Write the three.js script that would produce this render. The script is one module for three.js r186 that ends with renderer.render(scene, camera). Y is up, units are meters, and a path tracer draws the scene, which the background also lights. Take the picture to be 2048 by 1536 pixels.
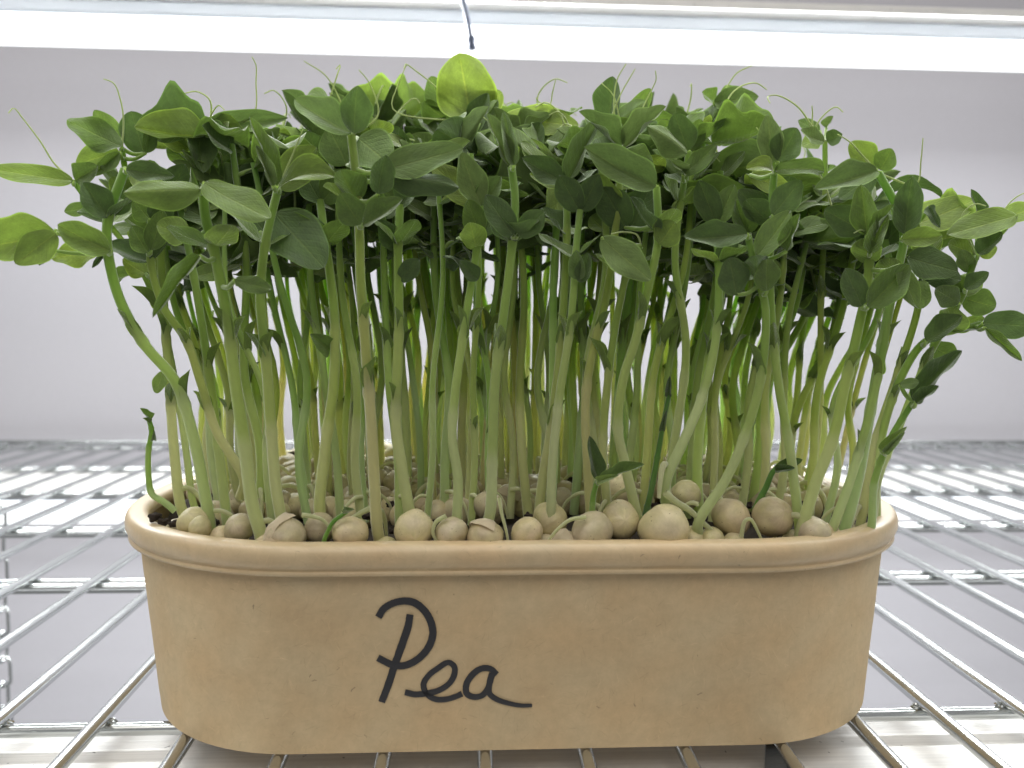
import * as THREE from 'three';
import { mergeGeometries, mergeVertices } from 'three/addons/utils/BufferGeometryUtils.js';
import { RoundedBoxGeometry } from 'three/addons/geometries/RoundedBoxGeometry.js';
import { RectAreaLightUniformsLib } from 'three/addons/lights/RectAreaLightUniformsLib.js';
import { ImprovedNoise } from 'three/addons/math/ImprovedNoise.js';

/* ------------------------------------------------------------------ camera, surroundings, exposure */
const scene = new THREE.Scene();
const PX = 1538;                                                        // focal length of the photograph in its own pixels
const camera = new THREE.PerspectiveCamera(2 * Math.atan(768 / PX) * 180 / Math.PI, 4 / 3, 0.02, 30);
camera.position.set(-0.0167, 0.1197, 0.2964);
camera.rotation.order = 'YXZ';
camera.rotation.set(-0.0569, -0.0521, 0.0071);
camera.focus = 0.245;
camera.userData.fStop = 13;
camera.updateMatrixWorld(true);
const renderer = new THREE.WebGLRenderer({ antialias: true });
renderer.toneMapping = THREE.LinearToneMapping;
renderer.toneMappingExposure = 1.02;
renderer.shadowMap.enabled = true;
RectAreaLightUniformsLib.init();
scene.background = new THREE.Color().setRGB(0.32, 0.32, 0.32);           // the plain room round the rack
const UNSEEN_ROOM_LAMP = 2.0, TUBE_GLOW = 1.55, TUBE_LIGHT = 14;

/* ------------------------------------------------------------------ helpers */
const V = (x, y, z) => new THREE.Vector3(x, y, z);
function mulberry(a) { return () => { a |= 0; a = a + 0x6D2B79F5 | 0; let t = Math.imul(a ^ a >>> 15, 1 | a); t = t + Math.imul(t ^ t >>> 7, 61 | t) ^ t; return ((t ^ t >>> 14) >>> 0) / 4294967296; }; }
let rnd = mulberry(7);
const rr = (a, b) => a + (b - a) * rnd();
const noise = new ImprovedNoise();
const N = (x, y, z) => noise.noise(x + 31.4, y + 17.7, z + 5.3);
const used = {};
function numbered(n) { const k = used[n] = (used[n] ?? -1) + 1; return k ? `${n}_${String(k).padStart(3, '0')}` : n; }
function tag(o, label, category, group, kind) {
  o.userData.label = label; o.userData.category = category;
  if (group) o.userData.group = group;
  if (kind) o.userData.kind = kind;
  return o;
}
function thing(name, label, category, pos, group) {
  const g = new THREE.Group(); g.name = numbered(name); g.position.copy(pos ?? V(0, 0, 0)); scene.add(g);
  return tag(g, label, category, group);
}
function part(name, geo, mat, parent) {
  const m = new THREE.Mesh(geo, mat); m.name = name; m.castShadow = m.receiveShadow = true;
  (parent ?? scene).add(m);
  if (!parent) m.name = numbered(name);
  return m;
}
// where a sight line of the camera meets the upright plane z
const _v = V(0, 0, 0);
function at(px, py, z) {
  _v.set((px - 1024) / PX, -(py - 768) / PX, -1).applyQuaternion(camera.quaternion);
  const k = (z - camera.position.z) / _v.z;
  return V(camera.position.x + _v.x * k, camera.position.y + _v.y * k, z);
}
const mpp = (p) => { _v.copy(p).sub(camera.position); return -_v.applyQuaternion(camera.quaternion.clone().invert()).z / PX; };

/* ------------------------------------------------------------------ textures and materials */
function dataTex(w, h, fn, srgb, repeat) {
  const d = new Uint8Array(w * h * 4);
  fn(d, w, h);
  const t = new THREE.DataTexture(d, w, h, THREE.RGBAFormat);
  t.magFilter = THREE.LinearFilter; t.minFilter = THREE.LinearMipmapLinearFilter; t.generateMipmaps = true;
  t.wrapS = t.wrapT = THREE.RepeatWrapping;
  if (srgb) t.colorSpace = THREE.SRGBColorSpace;
  if (repeat) t.repeat.set(...repeat);
  t.needsUpdate = true;
  return t;
}
const clamp = (x, a = 0, b = 1) => Math.min(b, Math.max(a, x));
const mix = (a, b, t) => a + (b - a) * t;
const step = (a, b, x) => { const t = clamp((x - a) / (b - a)); return t * t * (3 - 2 * t); };

// kraft paper: mottled pulp with short fibres and a few bark specks, 0.32 m across
const KRAFT = 0.32;
function kraftField(w, h) {
  const f = new Float32Array(w * h), r = mulberry(91);
  for (let y = 0; y < h; y++) for (let x = 0; x < w; x++) {
    const u = x / w, v = y / h;
    f[y * w + x] = 0.03 * N(u * 14, v * 7, 1) + 0.04 * N(u * 50, v * 25, 2) + 0.045 * N(u * 140, v * 70, 3) + 0.03 * N(u * 420, v * 210, 4) + 0.02 * (r() - 0.5);
  }
  for (let k = 0; k < 5200; k++) {                                    // fibres
    let x = r() * w, y = r() * h, a = r() * 6.28; const n = 8 + r() * 26, amp = (r() < 0.62 ? -1 : 1) * (0.03 + 0.09 * r());
    for (let i = 0; i < n; i++) { const q = ((y | 0) + h) % h * w + ((x | 0) + w) % w; f[q] += amp * Math.sin(Math.PI * i / n); x += Math.cos(a); y += Math.sin(a); a += (r() - 0.5) * 0.3; }
  }
  for (let k = 0; k < 90; k++) {                                      // bark specks
    let x = r() * w, y = r() * h, a = r() * 6.28; const n = 2 + r() * 9, wd = 1 + (r() * 2.2 | 0), amp = -(0.1 + 0.34 * r());
    for (let i = 0; i < n; i++) { for (let j = 0; j < wd; j++) { const q = (((y | 0) + j + h) % h) * w + ((x | 0) + w) % w; f[q] = Math.max(-0.6, f[q] + amp); } x += Math.cos(a); y += Math.sin(a); a += (r() - 0.5) * 0.9; }
  }
  return f;
}
const KW = 2048, KH = 1024, kf = kraftField(KW, KH);
const kraftMap = dataTex(KW, KH, (d) => { for (let i = 0; i < KW * KH; i++) { const m = 1 + kf[i] * 0.62, warm = 1 + 0.05 * N((i % KW) / KW * 26, (i / KW | 0) / KH * 13, 9); d[i * 4] = clamp(191 * m, 0, 255); d[i * 4 + 1] = clamp(168 * m / Math.sqrt(warm), 0, 255); d[i * 4 + 2] = clamp(131 * m / warm, 0, 255); d[i * 4 + 3] = 255; } }, true);
const kraftBump = dataTex(KW, KH, (d) => { for (let i = 0; i < KW * KH; i++) { const v = clamp(128 + kf[i] * 220, 0, 255); d[i * 4] = d[i * 4 + 1] = d[i * 4 + 2] = v; d[i * 4 + 3] = 255; } });
const M = {};
M.kraft = new THREE.MeshPhysicalMaterial({ name: 'kraft_paper', map: kraftMap, bumpMap: kraftBump, bumpScale: 0.00025, roughness: 0.72 });
M.kraftRim = new THREE.MeshPhysicalMaterial({ name: 'coated_kraft_paper', map: kraftMap, bumpMap: kraftBump, bumpScale: 0.00022, roughness: 0.48, clearcoat: 0.35, clearcoatRoughness: 0.32 });
M.kraftEdge = new THREE.MeshStandardMaterial({ name: 'cut_paper_edge', color: new THREE.Color().setRGB(0.62, 0.52, 0.38), roughness: 0.7 });
M.ink = new THREE.MeshStandardMaterial({ name: 'marker_ink', color: new THREE.Color().setRGB(0.022, 0.022, 0.026), roughness: 0.5 });
const streak = dataTex(512, 512, (d, w, h) => { const r = mulberry(5); for (let y = 0; y < h; y++) for (let x = 0; x < w; x++) { const v = 128 + 60 * N(x / 200, y / 3, 1) + 40 * N(x / 60, y / 9, 2) + 24 * (r() - 0.5), i = (y * w + x) * 4; d[i] = d[i + 1] = d[i + 2] = clamp(v, 0, 255); d[i + 3] = 255; } });
const zincRough = dataTex(256, 256, (d, w, h) => { for (let y = 0; y < h; y++) for (let x = 0; x < w; x++) { const v = 165 + 22 * N(x / 12, y / 40, 1) + 14 * N(x / 4, y / 7, 3), i = (y * w + x) * 4; d[i] = d[i + 1] = d[i + 2] = clamp(v, 0, 255); d[i + 3] = 255; } });
M.zinc = new THREE.MeshPhysicalMaterial({ name: 'zinc_plated_wire', color: new THREE.Color().setRGB(0.56, 0.58, 0.58), metalness: 1, roughness: 0.38, roughnessMap: zincRough });
// white painted channel: extrusion streaks with specks of dirt
const plateMap = dataTex(2048, 256, (d, w, h) => {
  const r = mulberry(12);
  for (let y = 0; y < h; y++) for (let x = 0; x < w; x++) { const m = 1 + 0.05 * N(x / 700, y / 2.2, 1) + 0.03 * N(x / 160, y / 12, 4) + 0.035 * N(x / 60, y / 40, 7), i = (y * w + x) * 4; d[i] = clamp(234 * m, 0, 255); d[i + 1] = clamp(232 * m, 0, 255); d[i + 2] = clamp(229 * m, 0, 255); d[i + 3] = 255; }
  for (let k = 0; k < 260; k++) { let x = r() * w, y = r() * h, a = r() * 6.3; const n = 1 + r() * r() * 5, dk = 0.25 + 0.5 * r(); for (let j = 0; j < n; j++) { const i = ((y | 0) % h * w + (x | 0) % w) * 4; for (let c = 0; c < 3; c++) d[i + c] *= dk; x = (x + Math.cos(a) + w) % w; y = (y + Math.sin(a) + h) % h; a += r() - 0.5; } }
}, true);
M.plate = new THREE.MeshPhysicalMaterial({ name: 'white_painted_aluminium', map: plateMap, bumpMap: streak, bumpScale: 0.0001, roughness: 0.38 });
M.glow = new THREE.MeshStandardMaterial({ name: 'glowing_diffuser', color: 0xffffff, emissive: new THREE.Color().setRGB(0.97, 1, 1), emissiveIntensity: TUBE_GLOW, roughness: 0.6 });
M.cap = new THREE.MeshStandardMaterial({ name: 'grey_plastic', color: new THREE.Color().setRGB(0.4, 0.43, 0.48), roughness: 0.5 });
M.strap = new THREE.MeshPhysicalMaterial({ name: 'black_plastic', color: new THREE.Color().setRGB(0.022, 0.026, 0.03), roughness: 0.42, bumpMap: streak, bumpScale: 0.0003 });
M.cord = new THREE.MeshStandardMaterial({ name: 'grey_blue_cord', color: new THREE.Color().setRGB(0.1, 0.12, 0.19), roughness: 0.5 });
const wallMap = dataTex(512, 512, (d, w, h) => { const r = mulberry(3); for (let y = 0; y < h; y++) for (let x = 0; x < w; x++) { const m = 1 + 0.012 * N(x / 90, y / 90, 1) + 0.012 * (r() - 0.5), i = (y * w + x) * 4; d[i] = clamp(192 * m, 0, 255); d[i + 1] = clamp(190 * m, 0, 255); d[i + 2] = clamp(196 * m, 0, 255); d[i + 3] = 255; } }, true, [3, 3]);
M.wall = new THREE.MeshStandardMaterial({ name: 'white_wall_panel', map: wallMap, roughness: 0.7 });
M.sticker = new THREE.MeshPhysicalMaterial({ name: 'clear_film', color: new THREE.Color().setRGB(0.66, 0.65, 0.63), roughness: 0.25 });

// leaves: pinnate veins, mottling and pale flecks
const leafMap = dataTex(512, 512, (d, w, h) => {
  const r = mulberry(44);
  for (let y = 0; y < h; y++) for (let x = 0; x < w; x++) {
    const s = (x / w - 0.5) * 2, t = y / h;
    let m = 1 + 0.1 * N(s * 3, t * 4, 1) + 0.06 * N(s * 11, t * 16, 2) + 0.05 * N(s * 40, t * 60, 3);
    const rim = step(0.9, 0.985, Math.abs(s));
    const mid = Math.exp(-Math.pow(s / 0.035, 2));
    const q = (t - Math.abs(s) * 0.34 + 0.02 * N(s * 4, t * 4, 8)) * 8.5, side = Math.exp(-Math.pow((q - Math.round(q)) / 0.075, 2)) * (1 - Math.abs(s));
    const q2 = (t * 1.0 + Math.abs(s) * 0.5 + 0.05 * N(s * 7, t * 7, 6)) * 22, net = Math.exp(-Math.pow((q2 - Math.round(q2)) / 0.1, 2));
    m += 0.13 * mid + 0.06 * side + 0.03 * net + 0.3 * rim;
    const fl = N(s * 26, t * 40, 12) > 0.5 ? 0.08 : 0;
    const i = (y * w + x) * 4;
    d[i] = clamp(154 * (m + fl + 0.06 * mid), 0, 255); d[i + 1] = clamp(158 * (m + fl * 0.6), 0, 255); d[i + 2] = clamp(118 * (m + fl), 0, 255); d[i + 3] = 255;
  }
}, true);
const leafBump = dataTex(256, 256, (d, w, h) => { for (let y = 0; y < h; y++) for (let x = 0; x < w; x++) { const s = (x / w - 0.5) * 2, t = y / h; const q = (t - Math.abs(s) * 0.34) * 8.5, side = Math.exp(-Math.pow((q - Math.round(q)) / 0.12, 2)); const v = 150 - 70 * Math.exp(-Math.pow(s / 0.05, 2)) - 30 * side + 30 * N(s * 14, t * 18, 2), i = (y * w + x) * 4; d[i] = d[i + 1] = d[i + 2] = clamp(v, 0, 255); d[i + 3] = 255; } });
const leafMat = (name, c, tr) => new THREE.MeshPhysicalMaterial({ name, color: new THREE.Color().setRGB(...c.map((x) => x * 2.95)), map: leafMap, bumpMap: leafBump, bumpScale: 0.0004, roughness: 1, transmission: tr, thickness: 0, clearcoat: 0.22, clearcoatRoughness: 0.38, side: THREE.DoubleSide });
M.leaf = {
  d: [leafMat('dark_leaf', [0.07, 0.118, 0.043], 0.42), leafMat('dark_leaf', [0.08, 0.132, 0.048], 0.42)],
  m: [leafMat('green_leaf', [0.12, 0.188, 0.048], 0.52), leafMat('green_leaf', [0.108, 0.172, 0.046], 0.52)],
  l: [leafMat('light_leaf', [0.16, 0.235, 0.062], 0.54), leafMat('light_leaf', [0.175, 0.25, 0.062], 0.54)],
  g: [leafMat('waxy_leaf', [0.13, 0.195, 0.085], 0.34), leafMat('waxy_leaf', [0.15, 0.212, 0.1], 0.3)],
  b: [leafMat('thin_young_leaf', [0.205, 0.275, 0.065], 0.56), leafMat('thin_young_leaf', [0.185, 0.26, 0.06], 0.56)],
};
M.stem = new THREE.MeshPhysicalMaterial({ name: 'pea_stem', vertexColors: true, color: 0xffffff, roughness: 1, transmission: 0.62, thickness: 0, clearcoat: 0.1, clearcoatRoughness: 0.4 });
M.tendril = new THREE.MeshPhysicalMaterial({ name: 'pea_tendril', color: new THREE.Color().setRGB(0.5, 0.58, 0.24), roughness: 1, transmission: 0.5, thickness: 0 });
M.soil = new THREE.MeshStandardMaterial({ name: 'dark_soil', color: new THREE.Color().setRGB(0.03, 0.021, 0.015), roughness: 1 });
const peaMap = dataTex(512, 256, (d, w, h) => {
  const r = mulberry(77);
  for (let y = 0; y < h; y++) for (let x = 0; x < w; x++) { const a = x / w * 6.283, c = Math.cos(a), s = Math.sin(a), t = y / h * 6; const m = 1 + 0.07 * N(c * 1.6, s * 1.6, t) + 0.04 * N(c * 6, s * 6, t * 3) + 0.03 * N(c * 20, s * 20, t * 9) + 0.03 * (r() - 0.5), g = N(c * 1.2 + 8, s * 1.2, t), i = (y * w + x) * 4; d[i] = clamp(236 * m, 0, 255); d[i + 1] = clamp((236 + 4 * g) * m, 0, 255); d[i + 2] = clamp((226 - 10 * g) * m, 0, 255); d[i + 3] = 255; }
  for (let k = 0; k < 26; k++) { const x0 = r() * w | 0, y0 = r() * h | 0, s = 1 + (r() * 3 | 0); for (let y = 0; y < s; y++) for (let x = 0; x < s + 1; x++) { const i = ((y0 + y) % h * w + (x0 + x) % w) * 4; d[i] *= 0.35; d[i + 1] *= 0.3; d[i + 2] *= 0.28; } }
}, true);
const peaMat = (c) => new THREE.MeshPhysicalMaterial({ name: 'pea_skin', color: new THREE.Color().setRGB(...c), map: peaMap, roughness: 0.55, clearcoat: 0.12, clearcoatRoughness: 0.4 });
M.pea = [peaMat([0.58, 0.475, 0.3]), peaMat([0.5, 0.41, 0.26]), peaMat([0.62, 0.53, 0.33]), peaMat([0.52, 0.44, 0.3]), peaMat([0.55, 0.48, 0.28])];
M.coat = new THREE.MeshPhysicalMaterial({ name: 'loose_seed_coat', color: new THREE.Color().setRGB(0.6, 0.5, 0.34), roughness: 1, transmission: 0.3, thickness: 0 });

/* ------------------------------------------------------------------ wall and lamps */
{
  const w = part('wall', new RoundedBoxGeometry(4.4, 2.6, 0.06, 2, 0.004), M.wall);
  w.position.set(0, 0.1, -0.70); w.userData.kind = 'structure';
}
{  // unseen light panel out of view, placed to light pot and stems from the front
  const t = thing('unseen_ceiling_light', 'unseen wide white light panel out of view above the camera, placed to light the front of the pot', 'unseen ceiling light', V(-0.2, 1.75, 1.5));
  const face = part('diffuser', new THREE.BoxGeometry(1.5, 0.01, 1.2), new THREE.MeshStandardMaterial({ name: 'unseen_room_light', color: 0xffffff, emissive: 0xfff6ea, emissiveIntensity: 1.2 }), t);
  const fr = part('frame', new RoundedBoxGeometry(1.56, 0.03, 1.26, 2, 0.006), M.plate, t); fr.position.y = 0.021;
  const l = new THREE.RectAreaLight(new THREE.Color().setRGB(1, 0.95, 0.87), UNSEEN_ROOM_LAMP, 1.5, 1.2);
  l.position.set(0, -0.012, 0); t.add(l);
  t.lookAt(V(0, 0.1, 0)); t.rotateX(-Math.PI / 2);
  l.rotation.x = -Math.PI / 2;
}
// a white channel 80 mm wide with a glowing half-round diffuser under it
function growLight(label, x, y, z, power = TUBE_LIGHT, front = power) {
  const t = thing('grow_light', label, 'grow light', V(x, y, z));
  const len = 1.5;
  const s = new THREE.Shape();                                        // channel: flat plate with turned-down lips
  s.moveTo(-0.04, -0.006); s.lineTo(-0.04, 0); s.lineTo(-0.0385, 0.0015); s.lineTo(0.0385, 0.0015); s.lineTo(0.04, 0); s.lineTo(0.04, -0.006); s.lineTo(0.0385, -0.006); s.lineTo(0.0385, -0.0012); s.lineTo(-0.0385, -0.0012); s.lineTo(-0.0385, -0.006);
  const g = new THREE.ExtrudeGeometry(s, { depth: len, bevelEnabled: false, steps: 1 });
  g.rotateY(Math.PI / 2); g.translate(-len / 2, 0, 0);
  const p = g.attributes.position, uv = g.attributes.uv;
  for (let i = 0; i < p.count; i++) uv.setXY(i, p.getX(i) / 0.66, p.getZ(i) / 0.0825 + p.getY(i) * 12);
  part('housing', g, M.plate, t);
  const neck = part('spine', new RoundedBoxGeometry(len - 0.02, 0.0125, 0.027, 2, 0.0025), M.cap, t); neck.position.y = -0.0076;
  const c = new THREE.Shape(), R = 0.0125, cy = -0.0142, n = 26;
  for (let i = 0; i <= n; i++) { const a = Math.PI + Math.PI * i / n; c[i ? 'lineTo' : 'moveTo'](R * Math.cos(a), cy + 1.5 * R * Math.sin(a) - (i > 0 && i < n ? 0.004 : 0)); }
  const lg = new THREE.ExtrudeGeometry(c, { depth: len - 0.04, bevelEnabled: false, steps: 1 }); lg.rotateY(Math.PI / 2); lg.translate(-len / 2 + 0.02, 0, 0);
  part('diffuser', lg, M.glow, t);
  for (const k of [-1, 1]) { const e = part('end_cap', new RoundedBoxGeometry(0.018, 0.03, 0.03, 2, 0.004), M.cap, t); e.position.set(k * (len / 2 - 0.01), -0.0175, 0); }
  const l = new THREE.RectAreaLight(new THREE.Color().setRGB(0.97, 1, 1), power, len - 0.05, 0.024);
  l.position.set(0, -0.0385, 0); l.rotation.x = -Math.PI / 2; t.add(l);
  const f = new THREE.RectAreaLight(new THREE.Color().setRGB(0.97, 1, 1), front, len - 0.05, 0.018);   // the rounded front of the diffuser
  f.position.set(0, -0.0235, 0.0145); f.rotation.set(Math.PI + 0.5, 0, 0); t.add(f);
  const b = new THREE.RectAreaLight(new THREE.Color().setRGB(0.95, 0.97, 1), front > 50 ? 9 : 0.4, len - 0.05, 0.018);   // and its rounded back, towards the wall
  b.position.set(0, -0.0235, -0.0145); b.rotation.set(-0.35, 0, 0); t.add(b);
  return t;
}
growLight('long white grow light glowing across the top of the picture', 0.05, 0.407, -0.4015, 30, 100);
growLight('grow light of the lower shelf glowing white through the far wires', 0.05, -0.0095, -0.4015, 34, 2);
growLight('grow light above the plants and nearest the viewer, above the picture', 0.05, 0.407, 0.083);
const nearLight = growLight('grey-white grow light back under the front wires below the pot', 0.05, -0.0135, 0.079, 30, 6);
{
  const s = new THREE.Shape(), w = 0.016, h = 0.0075, r = 0.0036;
  s.moveTo(-w + r, -h); s.lineTo(w - r, -h); s.absarc(w - r, -h + r, r, -Math.PI / 2, 0); s.lineTo(w, h - r); s.absarc(w - r, h - r, r, 0, Math.PI / 2); s.lineTo(-w + r, h); s.absarc(-w + r, h - r, r, Math.PI / 2, Math.PI); s.lineTo(-w, -h + r); s.absarc(-w + r, -h + r, r, Math.PI, 1.5 * Math.PI);
  const g = new THREE.ExtrudeGeometry(s, { depth: 0.00035, bevelEnabled: true, bevelSize: 0.0002, bevelThickness: 0.0001, bevelSegments: 1, curveSegments: 10 });
  const st = part('sticker', g, M.sticker, nearLight); st.rotation.x = -Math.PI / 2; st.position.set(0.122, 0.0017, 0.0035);
}

/* ------------------------------------------------------------------ wire shelf */
function rod(a, b, r, seg = 12) {
  const d = b.clone().sub(a), L = d.length(), g = new THREE.CylinderGeometry(r, r, L, seg, 1);
  const uv = g.attributes.uv; for (let i = 0; i < uv.count; i++) uv.setXY(i, uv.getX(i) * 0.6, uv.getY(i) * L / 0.05);
  g.applyQuaternion(new THREE.Quaternion().setFromUnitVectors(V(0, 1, 0), d.normalize())); g.translate((a.x + b.x) / 2, (a.y + b.y) / 2, (a.z + b.z) / 2);
  return g;
}
const wireX = (n, z) => { const m = Math.abs(n), side = n < 0 ? -Math.min(0.00004 * m ** 3, 0.02 + 0.0018 * (m - 8)) : 0; return -0.0124 + 0.0297 * n + (n < 0 ? side : 0) - 0.011 * clamp(n, -3, 3) * (z - 0.08); };
const WR = 0.0023;
const barZ = [[0.049, 0], [-0.103, 1], [-0.214, 1], [-0.338, 1], [-0.455, 1], [-0.602, 1]];
function wireShelf(label, y) {
  const t = thing('wire_shelf', label, 'wire shelf', V(0, y, 0));
  for (let n = -19; n <= 21; n++) part('wire', rod(V(wireX(n, 0.26), -WR, 0.26), V(wireX(n, -0.6), -WR, -0.6), WR, 16), M.zinc, t);
  for (const [z, two] of barZ) {
    const b = part('cross_bar', rod(V(-0.72, -0.0063, z), V(0.72, -0.0063, z), 0.0022, 14), M.zinc, t);
    if (two) part('cross_bar', rod(V(-0.72, -0.0068, z + 0.0075), V(0.72, -0.0068, z + 0.0075), 0.0026, 14), M.zinc, t);
    if (z > 0 || z < -0.58) {                                        // weld beads
      const gs = [];
      for (let n = -9; n <= 9; n++) { const g = new THREE.IcosahedronGeometry(0.0013, 2), p = g.attributes.position; for (let i = 0; i < p.count; i++) { const k = 1 + 0.6 * N(p.getX(i) * 1700 + n * 3, p.getY(i) * 1700, p.getZ(i) * 1700); p.setXYZ(i, p.getX(i) * k * 1.5, p.getY(i) * k, p.getZ(i) * k * 0.9); } const s = n < 0 ? 1 : -1; g.translate(wireX(n, z) + s * WR * 0.85, -0.0042, z - 0.0006); g.computeVertexNormals(); gs.push(g); }
      part('weld_beads', mergeGeometries(gs), M.zinc, b).userData.kind = 'stuff';
    }
  }
  part('edge_rail', rod(V(-0.72, -0.0012, -0.6075), V(0.72, -0.0012, -0.6075), 0.003, 14), M.zinc, t);
  return t;
}
wireShelf('zinc plated wire shelf that the kraft paper pot stands on', 0);

/* strap, cord, chain */
{
  const t = thing('strap', 'flat black plastic strap under the pot beside a front wire', 'strap', V(0, 0, 0));
  const pts = [0.045, 0.062, 0.078, 0.1, 0.14].map((z, i) => { const y = [-0.0065, -0.0032, -0.0024, -0.0042, -0.0095][i]; let p = at(1552, 1500, z); for (let k = 0; k < 3; k++) { const d = at(1552, 1500, z), e = at(1552, 1600, z), q = (y - d.y) / (e.y - d.y); p = at(1552, 1500 + 100 * q, z); } return V(p.x, y, z); });
  const c = new THREE.CatmullRomCurve3(pts), n = 24, pos = [], idx = [], uv = [];
  const prof = [[-0.0034, -0.0005], [-0.0034, 0.0005], [-0.0030, 0.0009], [0.0030, 0.0009], [0.0034, 0.0005], [0.0034, -0.0005]];
  for (let i = 0; i <= n; i++) { const p = c.getPoint(i / n), tn = c.getTangent(i / n), up = V(0, 1, 0), s = V(1, 0, 0), nn = s.clone().cross(tn).normalize(); if (nn.y < 0) nn.negate(); prof.forEach(([a, b], j) => { const q = p.clone().addScaledVector(s, a).addScaledVector(nn, b + 0.0003 * N(i * 0.4, a * 400, 3)); pos.push(q.x, q.y, q.z); uv.push(a * 60, i / n); }); }
  const m = prof.length; for (let i = 0; i < n; i++) for (let j = 0; j < m; j++) { const a = i * m + j, b = i * m + (j + 1) % m; idx.push(a, a + m, b, b, a + m, b + m); }
  const g = new THREE.BufferGeometry(); g.setAttribute('position', new THREE.Float32BufferAttribute(pos, 3)); g.setAttribute('uv', new THREE.Float32BufferAttribute(uv, 2)); g.setIndex(idx); g.computeVertexNormals();
  part('band', g, M.strap, t);
  const s1 = part('buckle', new RoundedBoxGeometry(0.0092, 0.0034, 0.0046, 2, 0.0007), M.strap, t); s1.position.copy(pts[1]); s1.position.y -= 0.0026; s1.position.z -= 0.014;
}
{
  const t = thing('hanging_cord', 'thin grey-blue cord with a clip hanging before the glowing light', 'cord', V(0, 0, 0));
  const a = at(945, 100, -0.345), b = at(942, 76, -0.345), c = at(934, 32, -0.34), d = at(922, -16, -0.325), e = at(912, -60, -0.3);
  part('cord', new THREE.TubeGeometry(new THREE.CatmullRomCurve3([b, c, d, e]), 30, 0.0021, 8), M.cord, t);
  const prof = [[0.0005, 0], [0.0024, 0.0006], [0.0024, 0.0042], [0.0019, 0.005], [0.0028, 0.0062], [0.0026, 0.0088], [0.0013, 0.0108], [0.0009, 0.0118]].map(([r, y]) => new THREE.Vector2(r * 1.35, y * 1.1));
  const k = part('clip', new THREE.LatheGeometry(prof, 14), M.cord, t); k.position.copy(a); k.rotation.z = 0.12;
}
{
  const x = at(4, 1300, -0.3).x, t = thing('chain', 'dull metal link chain hanging blurred below the shelf at far left', 'chain', V(x, -0.012, -0.3));
  const link = new THREE.TubeGeometry(new THREE.CatmullRomCurve3(Array.from({ length: 16 }, (_, i) => { const a = i / 16 * 6.2832; return V(0.0052 * Math.cos(a), Math.sign(Math.sin(a)) * 0.0068 + 0.0046 * Math.sin(a), 0); }), true), 40, 0.0013, 8, true);
  for (let i = 0; i < 14; i++) { const l = part('link', link, M.zinc, t); l.position.y = -0.008 - i * 0.0196; l.rotation.y = i % 2 ? 1.45 : 0.1 + 0.2 * N(i, 0, 0); l.rotation.z = 0.05 * N(i * 1.7, 1, 0); }
}

/* ------------------------------------------------------------------ the paper pot */
const POT = { a: 0.1375, b: 0.0845, r: 0.0755, H: 0.0588, t: 0.0039, a2: 0.1222, b2: 0.0784, r2: 0.0543 };
function outline(a, b, r, n = 64) {                                   // rounded rectangle, anticlockwise, evenly spaced
  const raw = [];
  for (const [k, sx, sz] of [[0, 1, 1], [1, -1, 1], [2, -1, -1], [3, 1, -1]]) for (let i = 0; i <= 40; i++) { const q = (k + i / 40) * Math.PI / 2; raw.push([sx * (a - r) + r * Math.cos(q), sz * (b - r) + r * Math.sin(q)]); }
  raw.push(raw[0]);
  const cum = [0]; for (let i = 1; i < raw.length; i++) cum.push(cum[i - 1] + Math.hypot(raw[i][0] - raw[i - 1][0], raw[i][1] - raw[i - 1][1]));
  const T = cum[cum.length - 1], out = []; let k = 0;
  for (let i = 0; i <= n; i++) { const s = T * i / n; while (k < cum.length - 2 && cum[k + 1] < s) k++; const f = (s - cum[k]) / Math.max(1e-9, cum[k + 1] - cum[k]); out.push([mix(raw[k][0], raw[k + 1][0], f), mix(raw[k][1], raw[k + 1][1], f)]); }
  out.total = T; return out;
}
// rows of [half width, half depth, corner radius, height]; corresponding points share a corner so that straight stays straight
function loft(rows, n = 220) {
  const pos = [], uv = [], idx = []; let v = 0;
  rows.forEach((q, k) => {
    const [a, b, r, y] = q;
    if (k) v += Math.hypot(y - rows[k - 1][3], b - rows[k - 1][1]);
    let u = 0, last = null;
    for (let i = 0; i <= n; i++) {
      const f = (i / n * 4) % 4.0000001, quad = Math.min(3, f | 0), g = f - quad;   // each quarter: half side, corner, half side
      const c = [[1, 1], [-1, 1], [-1, -1], [1, -1]][quad], st = quad % 2 ? [a - r, b - r] : [b - r, a - r];
      let x, z; const qa = quad * Math.PI / 2;
      if (g < 0.2) { const w = g / 0.2; const e = [Math.cos(qa) * r, Math.sin(qa) * r]; x = c[0] * (a - r) + e[0]; z = c[1] * (b - r) + e[1]; if (quad % 2 === 0) z *= w; else x *= w; }
      else if (g > 0.8) { const w = (1 - g) / 0.2, qb = qa + Math.PI / 2, e = [Math.cos(qb) * r, Math.sin(qb) * r]; x = c[0] * (a - r) + e[0]; z = c[1] * (b - r) + e[1]; if (quad % 2 === 0) x *= w; else z *= w; }
      else { const qq = qa + (g - 0.2) / 0.6 * Math.PI / 2; x = c[0] * (a - r) + r * Math.cos(qq); z = c[1] * (b - r) + r * Math.sin(qq); }
      if (last) u += Math.hypot(x - last[0], z - last[1]); last = [x, z];
      pos.push(x, y, z); uv.push(u / KRAFT, v / (KRAFT / 2));
    }
  });
  const m = n + 1;
  for (let k = 0; k < rows.length - 1; k++) for (let i = 0; i < n; i++) { const p = k * m + i; idx.push(p, p + m, p + 1, p + 1, p + m, p + m + 1); }
  const g = new THREE.BufferGeometry(); g.setAttribute('position', new THREE.Float32BufferAttribute(pos, 3)); g.setAttribute('uv', new THREE.Float32BufferAttribute(uv, 2)); g.setIndex(idx); g.computeVertexNormals();
  return g;
}
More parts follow.
